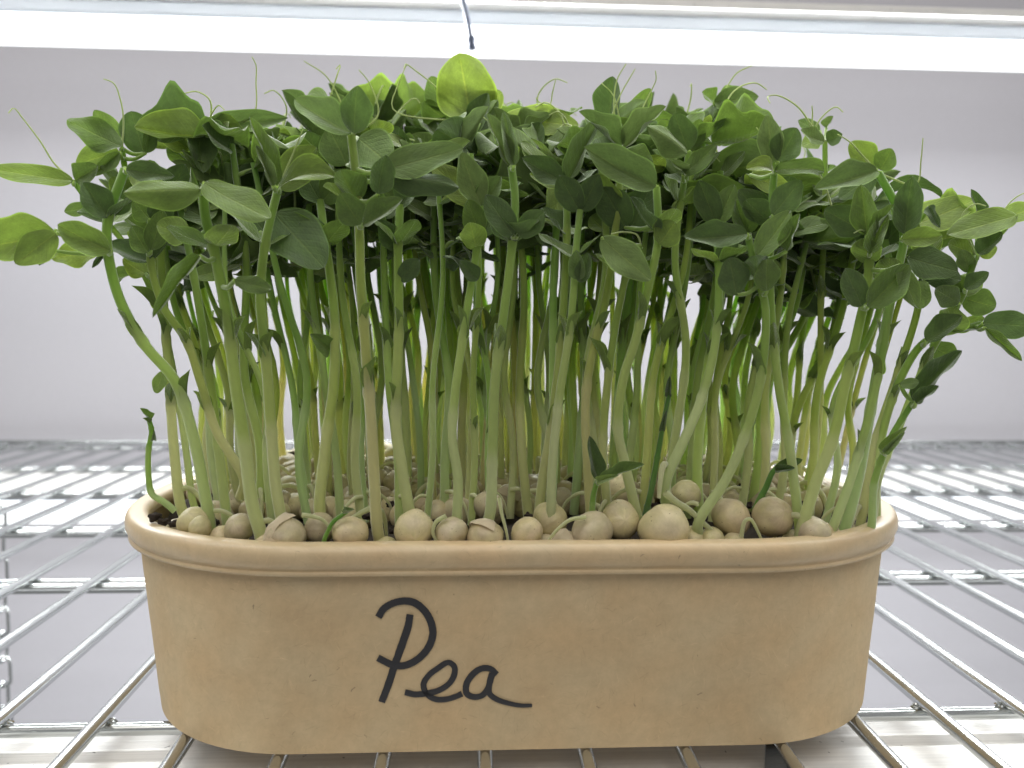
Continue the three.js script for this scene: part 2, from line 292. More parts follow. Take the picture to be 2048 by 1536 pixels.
const bodyRow = (y) => { const k = y / (POT.H - POT.t); return [mix(POT.a2, POT.a - 0.0042, k), mix(POT.b2, POT.b - 0.0042, k), mix(POT.r2, POT.r - 0.004, k), y]; };
const pot = thing('paper_pot', 'long rounded brown kraft paper pot with Pea handwritten in black', 'pot', V(0, 0, 0));
{
  const rows = []; for (let i = 0; i <= 22; i++) rows.push(bodyRow(0.0002 + (POT.H - 0.0006) * i / 22));
  const g = loft(rows), p = g.attributes.position;
  for (let i = 0; i < p.count; i++) { const x = p.getX(i), y = p.getY(i), z = p.getZ(i), k = 0.0002 * N(x * 26, y * 30, z * 26) + 0.00008 * N(x * 90, y * 110, z * 90), l = Math.hypot(x, z); if (y > 0.003) p.setXYZ(i, x + k * x / l, y, z + k * z / l); }
  g.computeVertexNormals(); part('body', g, M.kraft, pot);
  const inner = []; for (let i = 0; i <= 8; i++) { const q = bodyRow(0.003 + (POT.H - 0.003) * i / 8); inner.push([q[0] - 0.0006, q[1] - 0.0006, q[2] - 0.0004, q[3]]); }
  part('lining', loft(inner.reverse()), M.kraft, pot);
  const b = bodyRow(0.003), s = new THREE.Shape(outline(b[0] - 0.0002, b[1] - 0.0002, b[2], 120).map(([x, z]) => new THREE.Vector2(x, -z))), f = new THREE.ExtrudeGeometry(s, { depth: 0.0008, bevelEnabled: false }); f.rotateX(-Math.PI / 2); f.translate(0, 0.0022, 0);
  part('base', f, M.kraft, pot);
  // rolled rim: a closed lip whose cut edge hangs free below
  const R = [], t = POT.t, ring = (o, dy) => R.push([POT.a - t + o, POT.b - t + o, POT.r - t + o, POT.H + dy]);
  for (let i = 0; i <= 18; i++) { const q = Math.PI * 1.02 - i / 18 * Math.PI * 1.34; const sx = Math.cos(q), sy = Math.sin(q); ring(t * Math.sign(sx) * Math.abs(sx) ** 0.72, t * 0.98 * Math.sign(sy) * Math.abs(sy) ** 0.86); }
  ring(t * 0.62, -t * 1.06); ring(t * 0.68, -t * 1.26); 
  const rg = loft(R), rp = rg.attributes.position;
  for (let i = 0; i < rp.count; i++) { const x = rp.getX(i), z = rp.getZ(i), k = 0.00016 * N(x * 40, 3, z * 40) + 0.0001 * N(x * 150, rp.getY(i) * 300, z * 150), l = Math.hypot(x, z), dy = 0.00018 * N(x * 30, 9, z * 30); rp.setXYZ(i, x + k * x / l, rp.getY(i) + dy, z + k * z / l); }
  rg.computeVertexNormals(); const rim = part('rim', rg, M.kraftRim, pot);
  const E = [], er = (o, dy) => E.push([POT.a - t + o, POT.b - t + o, POT.r - t + o, POT.H + dy]);
  er(t * 0.60, -t * 1.02); er(t * 0.735, -t * 1.08); er(t * 0.75, -t * 1.32); er(t * 0.55, -t * 1.36); er(t * 0.2, -t * 1.1);
  part('rim_edge', loft(E), M.kraftRim, rim);
}
// the handwriting: marker strokes on the flat front, one part a letter
{
  const zAt = (y) => bodyRow(y)[1] + 0.00042;
  const onFront = (px, py) => { let p = at(px, py, 0.08); for (let k = 0; k < 4; k++) p = at(px, py, zAt(p.y)); return p; };
  const Z = (x, y) => onFront(640 + x * 0.24414, 1130 + y * 0.24414);
  const letters = [
    [[[738, 405], [722, 500], [690, 600], [648, 720], [605, 840], [560, 980], [505, 1124]], [[478, 428], [520, 362], [590, 318], [690, 296], [775, 312], [850, 370], [905, 460], [924, 560], [900, 655], [840, 738], [755, 802], [670, 828], [580, 815], [520, 786], [472, 762]]],
    [[[695, 1044], [780, 1062], [880, 1052], [975, 1028], [1055, 975], [1098, 905], [1100, 835], [1052, 800], [968, 846], [885, 912], [848, 980], [868, 1050], [935, 1098], [1020, 1104], [1100, 1084], [1165, 1056]]],
    [[[1448, 898], [1395, 852], [1318, 852], [1245, 905], [1198, 985], [1205, 1058], [1270, 1084], [1340, 1062], [1390, 975], [1412, 885]], [[1412, 885], [1388, 975], [1386, 1050], [1440, 1098], [1530, 1130], [1640, 1152], [1738, 1152]]],
  ];
  letters.forEach((strokes, li) => {
    const gs = strokes.map((s) => {
      const c = new THREE.CatmullRomCurve3(s.map(([x, y]) => Z(x, y)), false, 'centripetal'), n = 90, pos = [], idx = [];
      for (let i = 0; i <= n; i++) {
        const p = c.getPointAt(i / n), d = c.getTangentAt(i / n), side = V(-d.y, d.x, 0).normalize();
        const px = mpp(p) * 0.24414; let w = (li ? 25 : 30) * (1 + 0.12 * N(i * 0.08, li * 4 + s.length, 1)) * px; if (i === n && li === 2 && s.length === 7) w *= 0.6;
        if (li === 2 && s.length === 7) w *= mix(1.1, 0.62, i / n);
        const e = 0.9 * px;
        for (const [k, lift] of [[-1, -0.00018], [-0.93, 0], [0.93, 0], [1, -0.00018]]) { const q = p.clone().addScaledVector(side, k * w + (Math.abs(k) === 1 ? 2.2 * px * N(i * 1.9, k * 7, li + s.length) : 0)); q.z = zAt(q.y) + lift; pos.push(q.x, q.y, q.z); }
      }
      for (let i = 0; i < n; i++) for (let j = 0; j < 3; j++) { const a = i * 4 + j; idx.push(a, a + 4, a + 1, a + 1, a + 4, a + 5); }
      const g = new THREE.BufferGeometry(); g.setAttribute('position', new THREE.Float32BufferAttribute(pos, 3)); g.setIndex(idx); g.computeVertexNormals(); return g;
    });
    if (gs[1]) gs[1].translate(0, 0, 0.00004);
    part('letter', mergeGeometries(gs), M.ink, pot);
  });
}

/* ------------------------------------------------------------------ soil and peas */
const inside = (x, z, m) => { const a = POT.a - 0.009 - m, b = POT.b - 0.009 - m, r = POT.r - 0.009 - m, dx = Math.max(0, Math.abs(x) - (a - r)), dz = Math.max(0, Math.abs(z) - (b - r)); return Math.hypot(dx, dz) < r; };
const mound = (x, z) => 0.0035 + 0.006 * step(0.07, -0.05, z) * step(0.135, 0.09, Math.abs(x)) + 0.0018 * N(x * 30, 2, z * 30);
const hole = (x, z) => step(0.026, 0.012, Math.hypot((x + 0.122) * 1.1, (z - 0.03) * 0.75));
{
  const n = 70, m = 44, pos = [], idx = [];
  for (let j = 0; j <= m; j++) for (let i = 0; i <= n; i++) {
    let x = (i / n * 2 - 1) * (POT.a - 0.006), z = (j / m * 2 - 1) * (POT.b - 0.006);
    for (let k = 0; k < 40 && !inside(x, z, -0.0022); k++) { x *= 0.985; z *= 0.985; }
    pos.push(x, 0.0525 + mound(x, z) - 0.008 * hole(x, z) + 0.0012 * N(x * 120, 1, z * 120) + 0.0016 * N(x * 420, 4, z * 420), z);
  }
  for (let j = 0; j < m; j++) for (let i = 0; i < n; i++) { const a = j * (n + 1) + i; idx.push(a, a + n + 1, a + 1, a + 1, a + n + 1, a + n + 2); }
  const g = new THREE.BufferGeometry(); g.setAttribute('position', new THREE.Float32BufferAttribute(pos, 3)); g.setIndex(idx); g.computeVertexNormals();
  const gs = [g.toNonIndexed()];
  const r = mulberry(8);
  const clump = (x, y, z, s) => { const c = new THREE.IcosahedronGeometry(s, 3), p = c.attributes.position; for (let i = 0; i < p.count; i++) { const k = 1 + 0.75 * N(p.getX(i) / s * 1.4 + x * 999, p.getY(i) / s * 1.4, p.getZ(i) / s * 1.4 + z * 777); p.setXYZ(i, p.getX(i) * k * 1.3, p.getY(i) * k * 0.85, p.getZ(i) * k); } c.translate(x, y, z); c.computeVertexNormals(); c.deleteAttribute('uv'); gs.push(c); };
  for (const [px, py, s] of [[362, 1062, 7], [378, 1056, 8], [372, 1070, 6], [392, 1066, 5], [430, 1068, 6], [444, 1073, 5], [458, 1076, 5], [330, 1040, 9], [310, 1030, 10], [350, 1044, 9], [318, 1052, 9]]) { const p = at(px, py, mix(0.055, 0.066, (px - 300) / 160)); clump(p.x, p.y - 0.0006, p.z, s * 0.00015); }
  for (let k = 0; k < 90; k++) { const x = (r() * 2 - 1) * 0.125, z = (r() * 2 - 1) * 0.075; if (inside(x, z, 0.002)) clump(x, 0.056 + mound(x, z) + r() * 0.004 - 0.008 * hole(x, z), z, 0.0007 + r() * 0.0012); }
  for (const q of gs) q.deleteAttribute('uv');
  tag(part('soil', mergeGeometries(gs), M.soil), 'dark crumbly soil showing between the peas inside the pot rim', 'soil', null, 'stuff');
}
// five pea bodies: wrinkled, dented, some split
function peaGeo(seed, split) {
  const g = new THREE.SphereGeometry(1, 26, 18), p = g.attributes.position;
  for (let i = 0; i < p.count; i++) {
    const x = p.getX(i), y = p.getY(i), z = p.getZ(i);
    let k = 1 + 0.09 * N(x * 1.1 + seed * 7, y * 1.1, z * 1.1) + 0.02 * N(x * 3 + seed, y * 3, z * 3) + 0.012 * N(x * 9, y * 9 + seed, z * 9);
    k -= 0.13 * Math.exp(-((x - 0.75) ** 2 + (y - 0.5) ** 2 + (z - 0.1) ** 2) / 0.09);
    k -= 0.05 * Math.exp(-(((x + y * 0.3) / 0.07) ** 2)) * (z > 0 ? 1 : 0) * split;
    p.setXYZ(i, x * k * 1.06, y * k * 0.94, z * k);
  }
  g.computeVertexNormals(); return g;
}
const peaGeos = [1, 2, 3, 4, 5].map((s) => peaGeo(s, s % 2));
function coatGeo(seed, cover) {                                       // a torn half shell of seed skin
  const g = new THREE.SphereGeometry(1.07, 22, 12, 0, Math.PI * 1.5, 0, Math.PI * cover), p = g.attributes.position;
  for (let i = 0; i < p.count; i++) { const x = p.getX(i), y = p.getY(i), z = p.getZ(i), k = 1 + 0.07 * N(x * 2 + seed, y * 2, z * 2) + (y < 0.45 ? 0.12 * (0.45 - y) : 0) * (1 + N(x * 5, seed, z * 5)); p.setXYZ(i, x * k * 1.05, y * k * 0.95, z * k); }
  g.computeVertexNormals(); return g;
}
const coatGeos = [coatGeo(3, 0.42), coatGeo(8, 0.5)];
const peas = [];
const zone = (x, z) => `${z > 0.042 ? 'front' : z > 0.012 ? 'second' : z > -0.02 ? 'third' : z > -0.048 ? 'fourth' : 'back'} band of the pot, ${['far left', 'left', 'left of the middle', 'middle', 'right of the middle', 'right', 'far right'][clamp(Math.floor((x + 0.126) / 0.036), 0, 6)]}`;
function pea(pos, r, label, group, tone = rnd() * 5 | 0) {
  const t = thing('sprouted_pea', label, 'pea', pos, group);
  const b = part('seed', peaGeos[rnd() * 5 | 0], M.pea[tone], t); b.scale.setScalar(r); b.rotation.set(rr(0, 6.3), rr(0, 6.3), rr(0, 6.3));
  if (rnd() < 0.15) { const c = part('seed_coat', coatGeos[rnd() * 2 | 0], M.coat, t); c.scale.setScalar(r); c.rotation.set(rr(-0.9, 0.9), rr(0, 6.3), rr(-0.9, 0.9)); }
  peas.push([pos.x, pos.z, r, pos.y]);
  return t;
}
for (const [px, py, w, z, label] of [
  [702, 1066, 72, 0.0745, 'round pea at the front rim just right of the small curled green root'],
  [828, 1060, 80, 0.0735, 'plump pea at the front rim, fourth large pea from the left corner'],
  [902, 1068, 70, 0.0745, 'split pea with a peeling yellow skin at the base of a pale front stem'],
  [970, 1076, 76, 0.0755, 'pea with a cracked seed coat at the front rim above the letter a'],
  [1054, 1066, 66, 0.075, 'smooth round pea at the middle of the front rim'],
  [1184, 1064, 86, 0.0735, 'wrinkled pea with a torn coat under the small leafy sprout'],
  [1240, 1040, 76, 0.069, 'tall round pea wedged behind the front row right of the torn one'],
  [1328, 1060, 104, 0.0735, 'largest long pea at the front rim right of the middle'],
  [1462, 1034, 78, 0.064, 'brown pea with a dark dot behind the front row on the right'],
  [1545, 1034, 80, 0.068, 'greyish round pea standing high on the right beneath a dark sprout'],
  [1628, 1068, 70, 0.0725, 'half sunken pea at the front rim near the right bend'],
  [388, 1044, 62, 0.059, 'pale pea beside the soil gap at the left end of the pot'],
  [400, 1056, 46, 0.065, 'small pea tucked against the left front stem by the soil crumbs'],
  [478, 1056, 58, 0.066, 'grey-green pea between the two front left stems'],
  [572, 1074, 80, 0.0735, 'low broad pea at the front rim under the leaning left stems'],
  [640, 1058, 66, 0.067, 'dull greenish pea behind the curled green root on the left'],
  [978, 1012, 62, 0.06, 'pea with an upright torn flap behind the middle of the front row'],
  [1240, 980, 66, 0.045, 'shiny round pea set back behind the small leafy sprout'],
  [1372, 990, 60, 0.05, 'pea behind the two crossing stems right of the middle'],
  [1100, 1040, 74, 0.066, 'grey-blue cracked pea behind the front row at the middle'],
]) { const p = at(px, py, z); pea(p, w / 2 * mpp(p), label); }
{
  
  let n = 0;
  for (let pass = 0; pass < 2; pass++) for (let j = -11; j <= 11; j++) for (let i = -16; i <= 16; i++) {
    const s = 0.0101, x = (i + (j & 1) * 0.5 + pass * 0.5) * s + rr(-0.0022, 0.0022), z = (j + pass * 0.6) * s * 0.87 + rr(-0.002, 0.002);
    if (!inside(x, z, 0.0034) || hole(x, z) > 0.35 || (pass && rnd() < (z > 0.045 ? 0.25 : 0.72))) continue;
    const r = rr(0.0043, 0.0057), gap = 0.64; let ok = true;
    if (!pass) for (const [a, b, q] of peas.slice(0, 20)) if (Math.hypot(x - a, z - b) < (r + q) * gap) ok = false;
    if (!ok || n > 278) continue;
    const where = zone(x, z); n++;
    pea(V(x, 0.0565 + mound(x, z) + rr(-0.0016, 0.0014) + pass * 0.0052 - 0.004 * hole(x, z) - (z > 0.06 ? 0.0022 : 0), z), r, `pale beige sprouted pea packed in the ${where}`, `peas in the ${where}`);
  }
}

for (let i = 0; i < 64; i++) {                                          // small peas pressed against the front of the rim
  const x = -0.108 + 0.216 * i / 63 + rr(-0.0012, 0.0012), dx = Math.max(0, Math.abs(x) - (POT.a - POT.r)), z = POT.b - POT.r + Math.sqrt(Math.max(0, (POT.r - 0.0125) ** 2 - dx * dx)) + rr(-0.0022, 0.001), r = rr(0.0037, 0.0049);
  if (hole(x, z) > 0.35 || peas.some(([a, b, q]) => Math.hypot(x - a, z - b) < (r + q) * 0.66)) continue;
  pea(V(x, 0.0585 + rr(-0.001, 0.0016), z), r, `small beige pea pressed against the front rim, ${zone(x, z).split(', ')[1]}`, `small peas along the front rim, ${zone(x, z).split(', ')[1]}`);
}

/* ------------------------------------------------------------------ pea shoots */
// stems: swept tubes, each stretch between nodes with its own pigment
const GREENS = [[0.66, 0.71, 0.36], [0.52, 0.62, 0.19], [0.39, 0.54, 0.1], [0.3, 0.46, 0.075], [0.26, 0.42, 0.07]];
function sweep(pts, radius, colour, seg = 34, ring = 9, seed = 0) {
  const c = new THREE.CatmullRomCurve3(pts, false, 'centripetal'), fr = c.computeFrenetFrames(seg, false), pos = [], nor = [], col = [], idx = [];
  for (let i = 0; i <= seg; i++) {
    const t = i / seg, p = c.getPointAt(t), r = radius(t);
    for (let j = 0; j <= ring; j++) {
      const a = j / ring * 6.28319, n = fr.normals[i].clone().multiplyScalar(Math.cos(a)).addScaledVector(fr.binormals[i], Math.sin(a));
      const rib = 1 + 0.055 * Math.cos(a * 4 + seed) + 0.05 * N(t * 14, seed, Math.cos(a));
      pos.push(p.x + n.x * r * rib, p.y + n.y * r * rib, p.z + n.z * r * rib); nor.push(n.x, n.y, n.z);
      const q = colour(t), s = 1 + 0.1 * N(t * 5 + seed, Math.cos(a) * 2.4, Math.sin(a) * 2.4) + 0.07 * N(t * 70, Math.cos(a) * 5 + seed, Math.sin(a) * 5);
      col.push(q[0] * s, q[1] * s, q[2] * s);
    }
  }
  const m = ring + 1;
  for (let i = 0; i < seg; i++) for (let j = 0; j < ring; j++) { const a = i * m + j; idx.push(a, a + 1, a + m, a + 1, a + m + 1, a + m); }
  const g = new THREE.BufferGeometry(); g.setAttribute('position', new THREE.Float32BufferAttribute(pos, 3)); g.setAttribute('normal', new THREE.Float32BufferAttribute(nor, 3)); g.setAttribute('color', new THREE.Float32BufferAttribute(col, 3)); g.setIndex(idx);
  g.curve = c;
  return g;
}
function pigment(nodes, tone) {                                       // colour changes from one internode to the next
  const band = [0, ...nodes, 1.01];
  return (t) => { let k = 0; while (t > band[k + 1]) k++; const f = step(band[k], band[k] + 0.05, t), lo = GREENS[clamp(k - 1, 0, 4)], hi = GREENS[clamp(k, 0, 4)]; return [0, 1, 2].map((i) => mix(lo[i], hi[i], k ? f : 1) * tone[i]); };
}
function tube(pts, r0, r1, seg = 16) { return sweep(pts, (t) => mix(r0, r1, t), () => [0.36, 0.5, 0.12], seg, 6, rnd() * 9); }
// leaflets: unit length along y, unit width along x
function leafGeo(o) {
  const nv = 18, nu = 8, pos = [], uv = [], idx = [];
  const P = o.p ?? 0.86, Q = o.q ?? 0.6;
  let cy = 0, cz = 0; const spine = [[0, 0, 0]];
  const tt = (i) => mix(i / nv, 0.5 - 0.5 * Math.cos(Math.PI * i / nv), 0.7);
  for (let i = 1; i <= nv; i++) { const d = tt(i) - tt(i - 1), th = o.curl * (tt(i) + tt(i - 1)) / 2; cy += Math.cos(th) * d; cz += Math.sin(th) * d; spine.push([cy, cz, o.curl * tt(i)]); }
  for (let i = 0; i <= nv; i++) {
    const t = tt(i), hw = 0.5 * Math.pow(Math.max(0, Math.sin(Math.PI * Math.pow(t, P))), Q) + (i === 0 ? 0.012 : 0), [y, z, th] = spine[i];
    for (let j = 0; j <= nu; j++) {
      const s = j / nu * 2 - 1, ph = (o.fold + (o.twist ?? 0) * s * 0.3) * (0.75 + 0.25 * Math.sin(Math.PI * t)), x = s * hw * (1 + 0.06 * Math.sin(9 * t + o.seed) * Math.abs(s));
      let lift = Math.abs(x) * Math.sin(ph) + (o.wave ?? 0) * Math.sin(6.28 * ((o.freq ?? 1.3) * t + o.seed) + (s > 0 ? 1.4 : 0)) * s * s * Math.min(1, hw * 3) + 0.02 * N(s * 2, t * 3, o.seed);
      const nt = (o.notch ?? 0) * step(0.82, 1, t) * (1 - Math.abs(s));
      const yy = y - nt * 0.14;
      pos.push(x * Math.cos(ph) + (o.sway ?? 0) * t * t, yy - Math.sin(th) * lift, z + Math.cos(th) * lift); uv.push(0.5 + s * 0.5, t);
    }
  }
  const m = nu + 1;
  for (let i = 0; i < nv; i++) for (let j = 0; j < nu; j++) { const a = i * m + j; idx.push(a, a + 1, a + m, a + 1, a + m + 1, a + m); }
  const g = new THREE.BufferGeometry(); g.setAttribute('position', new THREE.Float32BufferAttribute(pos, 3)); g.setAttribute('uv', new THREE.Float32BufferAttribute(uv, 2)); g.setIndex(idx); g.computeVertexNormals();
  return { g, o };
}
const LEAF = {
  flat: [1, 2, 3].map((s) => leafGeo({ fold: 0.14, curl: 0.3, wave: 0.04, seed: s * 1.7, sway: 0.04 * (s - 2) })),
  fold: [1, 2, 3].map((s) => leafGeo({ fold: 0.62, curl: 0.35 + 0.1 * s, wave: 0.05, seed: s * 2.3, twist: 0.3, sway: 0.05 * (s - 2) })),
  bud: [1, 2].map((s) => leafGeo({ fold: 1.22, curl: 0.3 * s, wave: 0.06, seed: s * 3.1, p: 0.78, q: 0.65, freq: 2 })),
  arch: [1, 2].map((s) => leafGeo({ fold: 0.3, curl: -1.1 - 0.2 * s, wave: 0.05, seed: s * 1.3 })),
  cup: [1, 2].map((s) => leafGeo({ fold: 0.42, curl: 0.8, wave: 0.06, seed: s * 4.1 })),
  wavy: [1, 2, 3].map((s) => leafGeo({ fold: 0.12, curl: 0.25, wave: 0.15, seed: s * 5.3, freq: 1.1 + 0.2 * s, notch: 0.6 })),
  back: [1, 2].map((s) => leafGeo({ fold: -0.5, curl: -0.7, wave: 0.07, seed: s * 6.1, sway: 0.06 })),
  round: [1, 2].map((s) => leafGeo({ fold: 0.1, curl: 0.25, wave: 0.05, seed: s * 7.7, p: 0.92, q: 0.5 })),
  scale: [1, 2].map((s) => leafGeo({ fold: 0.75, curl: -0.5, wave: 0.05, seed: s * 8.2, p: 0.55, q: 0.8 })),
};
const KINDS = Object.keys(LEAF);
const mat4 = new THREE.Matrix4();
function leaf(shoot, base, dir, normal, L, W, kind, tone, name = 'leaf') {
  const set = LEAF[kind], { g, o } = set[rnd() * set.length | 0], c = o.curl;
  const y = dir.clone().normalize(), z = normal.clone().addScaledVector(y, -normal.dot(y)); if (z.lengthSq() < 1e-6) z.set(0.3, 0.4, 1); z.normalize();
  const yr = y.clone().multiplyScalar(Math.cos(c / 2)).addScaledVector(z, -Math.sin(c / 2)), zr = z.clone().multiplyScalar(Math.cos(c / 2)).addScaledVector(y, Math.sin(c / 2)), x = yr.clone().cross(zr);
  const chord = Math.abs(c) > 0.01 ? Math.sin(c / 2) / (c / 2) : 1, wf = W / Math.max(0.4, Math.cos(o.fold)), len = L / chord;
  const set2 = M.leaf[tone], m = part(name, g, set2[rnd() * set2.length | 0], shoot);
  mat4.makeBasis(x, yr, zr); m.quaternion.setFromRotationMatrix(mat4); m.scale.set(wf, len, (wf + len) / 2); m.position.copy(base).sub(shoot.position);
  return m;
}
function tendril(shoot, pts, r) {
  const g = sweep(pts, (t) => r * mix(1, 0.5, t), () => [1, 1, 1], 26, 6); g.deleteAttribute('color');
  g.translate(-shoot.position.x, -shoot.position.y, -shoot.position.z);
  return part('tendril', g, M.tendril, shoot);
}
const toCam = (p) => camera.position.clone().sub(p).normalize();
const jitter = (s) => V(rr(-s, s), rr(-s, s), rr(-s, s));

/* the shoots one can tell apart in the photograph. px: their run across the picture, z: from base to tip in depth,
   w: breadth of stem; leaves: [base, tip, breadth, kind, tone, depth of base, depth of tip] */
function hero(label, z0, z1, w, px, leaves = [], tendrils = [], o = {}) {
  const n = px.length, pts = px.map(([x, y], i) => at(x, y, mix(z0, z1, Math.pow(i / (n - 1), 1.3))));
  if (!o.free) pts.unshift(pts[0].clone().add(V(rr(-0.002, 0.002), -0.006, -0.002)));
  const t = thing(o.name ?? 'pea_shoot', label, o.category ?? 'pea shoot', pts[0].clone());
  const r = w / 2 * 0.8 * mpp(pts[1]), nodes = o.nodes ?? [0.36 + rr(-0.05, 0.05), 0.58 + rr(-0.04, 0.04), 0.87 + rr(-0.02, 0.02)], tone = o.tone ?? [rr(0.9, 1.08), rr(0.94, 1.04), rr(0.85, 1.1)];
  const g = sweep(pts, (q) => r * (1.04 - 0.34 * q) * (1 + nodes.reduce((s, k) => s + 0.2 * Math.exp(-(((q - k) / 0.012) ** 2)), 0)), pigment(nodes, tone), o.free ? 40 : 60, 12, rnd() * 9), c = g.curve;
  const gs = [g];
  for (const L of leaves) {
    const [bx, by, tx, ty, lw, kind, tone2, db = 0, dt = 0.004] = L;
    const B = at(bx, by, z1 + db), T = at(tx, ty, z1 + db + dt), d = T.clone().sub(B), nrm = toCam(B).multiplyScalar(1).add(V(0, 0.3, 0)).add(jitter(0.3));
    leaf(t, B, d, nrm, d.length(), lw * mpp(B), kind, tone2);
    const near = c.getPointAt(clamp(c.getUtoTmapping ? nearest(c, B) : 1)), gap = near.distanceTo(B);
    if (gap > 0.004 && gap < 0.045) gs.push(tube([near, near.clone().lerp(B, 0.5).add(V(0, -0.001, 0)), B], 0.0008, 0.00055, 8));
  }
  if (!o.bare) nodes.slice(rnd() < 0.6 ? 1 : 0, 2).forEach((k) => bracts(t, c, k, 0.0075 + 0.004 * rnd()));
  if (!o.bare) stipules(t, c, nodes[2], o.spread ?? 0.0125);
  const merged = mergeGeometries(gs); merged.translate(-t.position.x, -t.position.y, -t.position.z);
  part('stem', merged, M.stem, t);
  if (!o.bare && rnd() < 0.7) foot(t, pts[1]);
  for (const T of tendrils) { const p = T.map(([x, y], i) => at(x, y, z1 + 0.002 * i)), tip = c.getPointAt(1); if (tip.distanceTo(p[0]) < 0.035) p.unshift(tip); tendril(t, p, 2.2 * mpp(p[0])); }
  return t;
}
function stipules(t, c, k, s) {
  const p = c.getPointAt(k), tn = c.getTangentAt(k), az = rr(0, 6.28);
  for (const q of [-1, 1]) { const a = az + q * rr(0.7, 1.6), out = V(Math.cos(a), 0, Math.sin(a)); leaf(t, p, out.clone().multiplyScalar(rr(0.6, 1)).addScaledVector(tn, rr(0.2, 1)), V(0, 0.5, 0).addScaledVector(out, -0.6).add(jitter(0.4)), s * rr(0.8, 1.2), s * rr(0.55, 0.75), ['flat', 'fold', 'round'][rnd() * 3 | 0], 'dml'[rnd() * 3 | 0]); }
}
function foot(t, base) {                                                // pale root that leaves the stem between the peas
  let a = rr(-0.6, 3.7); const l = rr(0.004, 0.009);
  if (!inside(base.x + Math.cos(a) * l * 1.5, base.z + Math.sin(a) * l * 1.5, 0.002)) a = Math.atan2(-base.z, -base.x) + rr(-0.5, 0.5);
  const d = V(Math.cos(a), 0, Math.sin(a));
  const p = [base.clone().add(V(0, 0.006, 0)), base.clone().addScaledVector(d, l * 0.4).add(V(0, 0.0062, 0)), base.clone().addScaledVector(d, l).add(V(0, 0.003, 0)), base.clone().addScaledVector(d, l * 1.35).add(V(0, -0.003, 0))];
  const r = rr(0.0005, 0.0009), g = sweep(p, (q) => r * mix(1.2, 0.6, q), () => [0.68, 0.68, 0.42], 16, 7, rnd() * 9);
  g.translate(-t.position.x, -t.position.y, -t.position.z); part('root', g, M.stem, t);
}
function nearest(c, p) { let b = 0, bd = 9; for (let i = 0; i <= 40; i++) { const d = c.getPointAt(i / 40).distanceTo(p); if (d < bd) { bd = d; b = i / 40; } } return b; }
function bracts(t, c, k, s) {
  const p = c.getPointAt(k), tn = c.getTangentAt(k), az = rr(0, 6.28), n = rnd() < 0.35 ? 1 : 2;
  for (let i = 0; i < n; i++) { const a = az + i * rr(2.2, 3.6), out = V(Math.cos(a), 0, Math.sin(a)); leaf(t, p.clone().addScaledVector(out, 0.0011), out.clone().multiplyScalar(rr(0.25, 0.75)).addScaledVector(tn, 1), out.clone().multiplyScalar(-1).addScaledVector(tn, 0.3), s * rr(0.8, 1.2), s * rr(0.28, 0.42), 'scale', 'llb'[rnd() * 3 | 0], 'bract'); }
}

hero('leftmost shoot whose thick stem arches outward over the rim', 0.058, 0.066, 28, [[420, 1062], [403, 950], [386, 870], [350, 762], [290, 690], [240, 600], [216, 505], [216, 440], [250, 338]],
  [[222, 503, 110, 450, 60, 'fold', 'l', 0.004], [108, 460, -45, 500, 92, 'fold', 'l', 0.004, 0.002], [112, 466, 30, 528, 62, 'flat', 'l', 0.008], [196, 502, 102, 516, 50, 'wavy', 'b', -0.01], [100, 500, 78, 532, 26, 'bud', 'd', -0.004], [208, 508, 184, 536, 14, 'bud', 'd', -0.004], [216, 436, 170, 362, 60, 'fold', 'd'], [228, 428, 258, 380, 40, 'flat', 'd', -0.01], [252, 338, 346, 350, 42, 'cup', 'd', 0.004], [262, 345, 330, 385, 50, 'flat', 'b', -0.012]]);
hero('shoot at far left with a long straight tendril pointing up left', 0.04, 0.045, 18, [[385, 1000], [372, 900], [350, 760], [318, 620], [262, 505], [178, 405], [148, 364]],
  [[146, 362, -30, 330, 46, 'flat', 'l', 0.004], [150, 360, 196, 332, 46, 'fold', 'm'], [178, 415, 128, 422, 30, 'flat', 'm', -0.01]], [[[108, 326], [80, 282], [45, 236], [28, 216], [17, 226]]]);
hero('shoot with a fan of notched leaflets at the upper left corner of the crop', 0.025, 0.03, 20, [[452, 1000], [440, 880], [400, 720], [338, 560], [280, 420], [252, 345], [244, 297]],
  [[243, 293, 133, 238, 64, 'wavy', 'm', 0.004], [243, 290, 190, 218, 44, 'flat', 'm', -0.002], [238, 302, 150, 326, 60, 'flat', 'l'], [240, 305, 182, 352, 28, 'fold', 'm', 0.006], [287, 307, 262, 222, 66, 'round', 'd', -0.004], [292, 306, 310, 228, 30, 'fold', 'g', 0.002]], [[[247, 240], [241, 200], [227, 166], [207, 158]]]);
hero('shoot with a grey-green leaf lying flat along the skyline left of centre', 0.025, 0.03, 20, [[522, 1010], [505, 850], [470, 640], [432, 450], [407, 330], [401, 256]],
  [[414, 252, 576, 232, 46, 'fold', 'g'], [397, 258, 404, 345, 56, 'fold', 'd', 0.004], [398, 256, 303, 288, 40, 'arch', 'm', 0.003], [412, 258, 515, 284, 40, 'arch', 'l', -0.004], [384, 262, 300, 240, 52, 'flat', 'd', -0.01], [380, 300, 310, 255, 40, 'fold', 'b', -0.008]], [[[415, 248], [424, 226], [437, 211], [449, 220]], [[505, 232], [512, 160], [512, 130], [504, 114]]]);
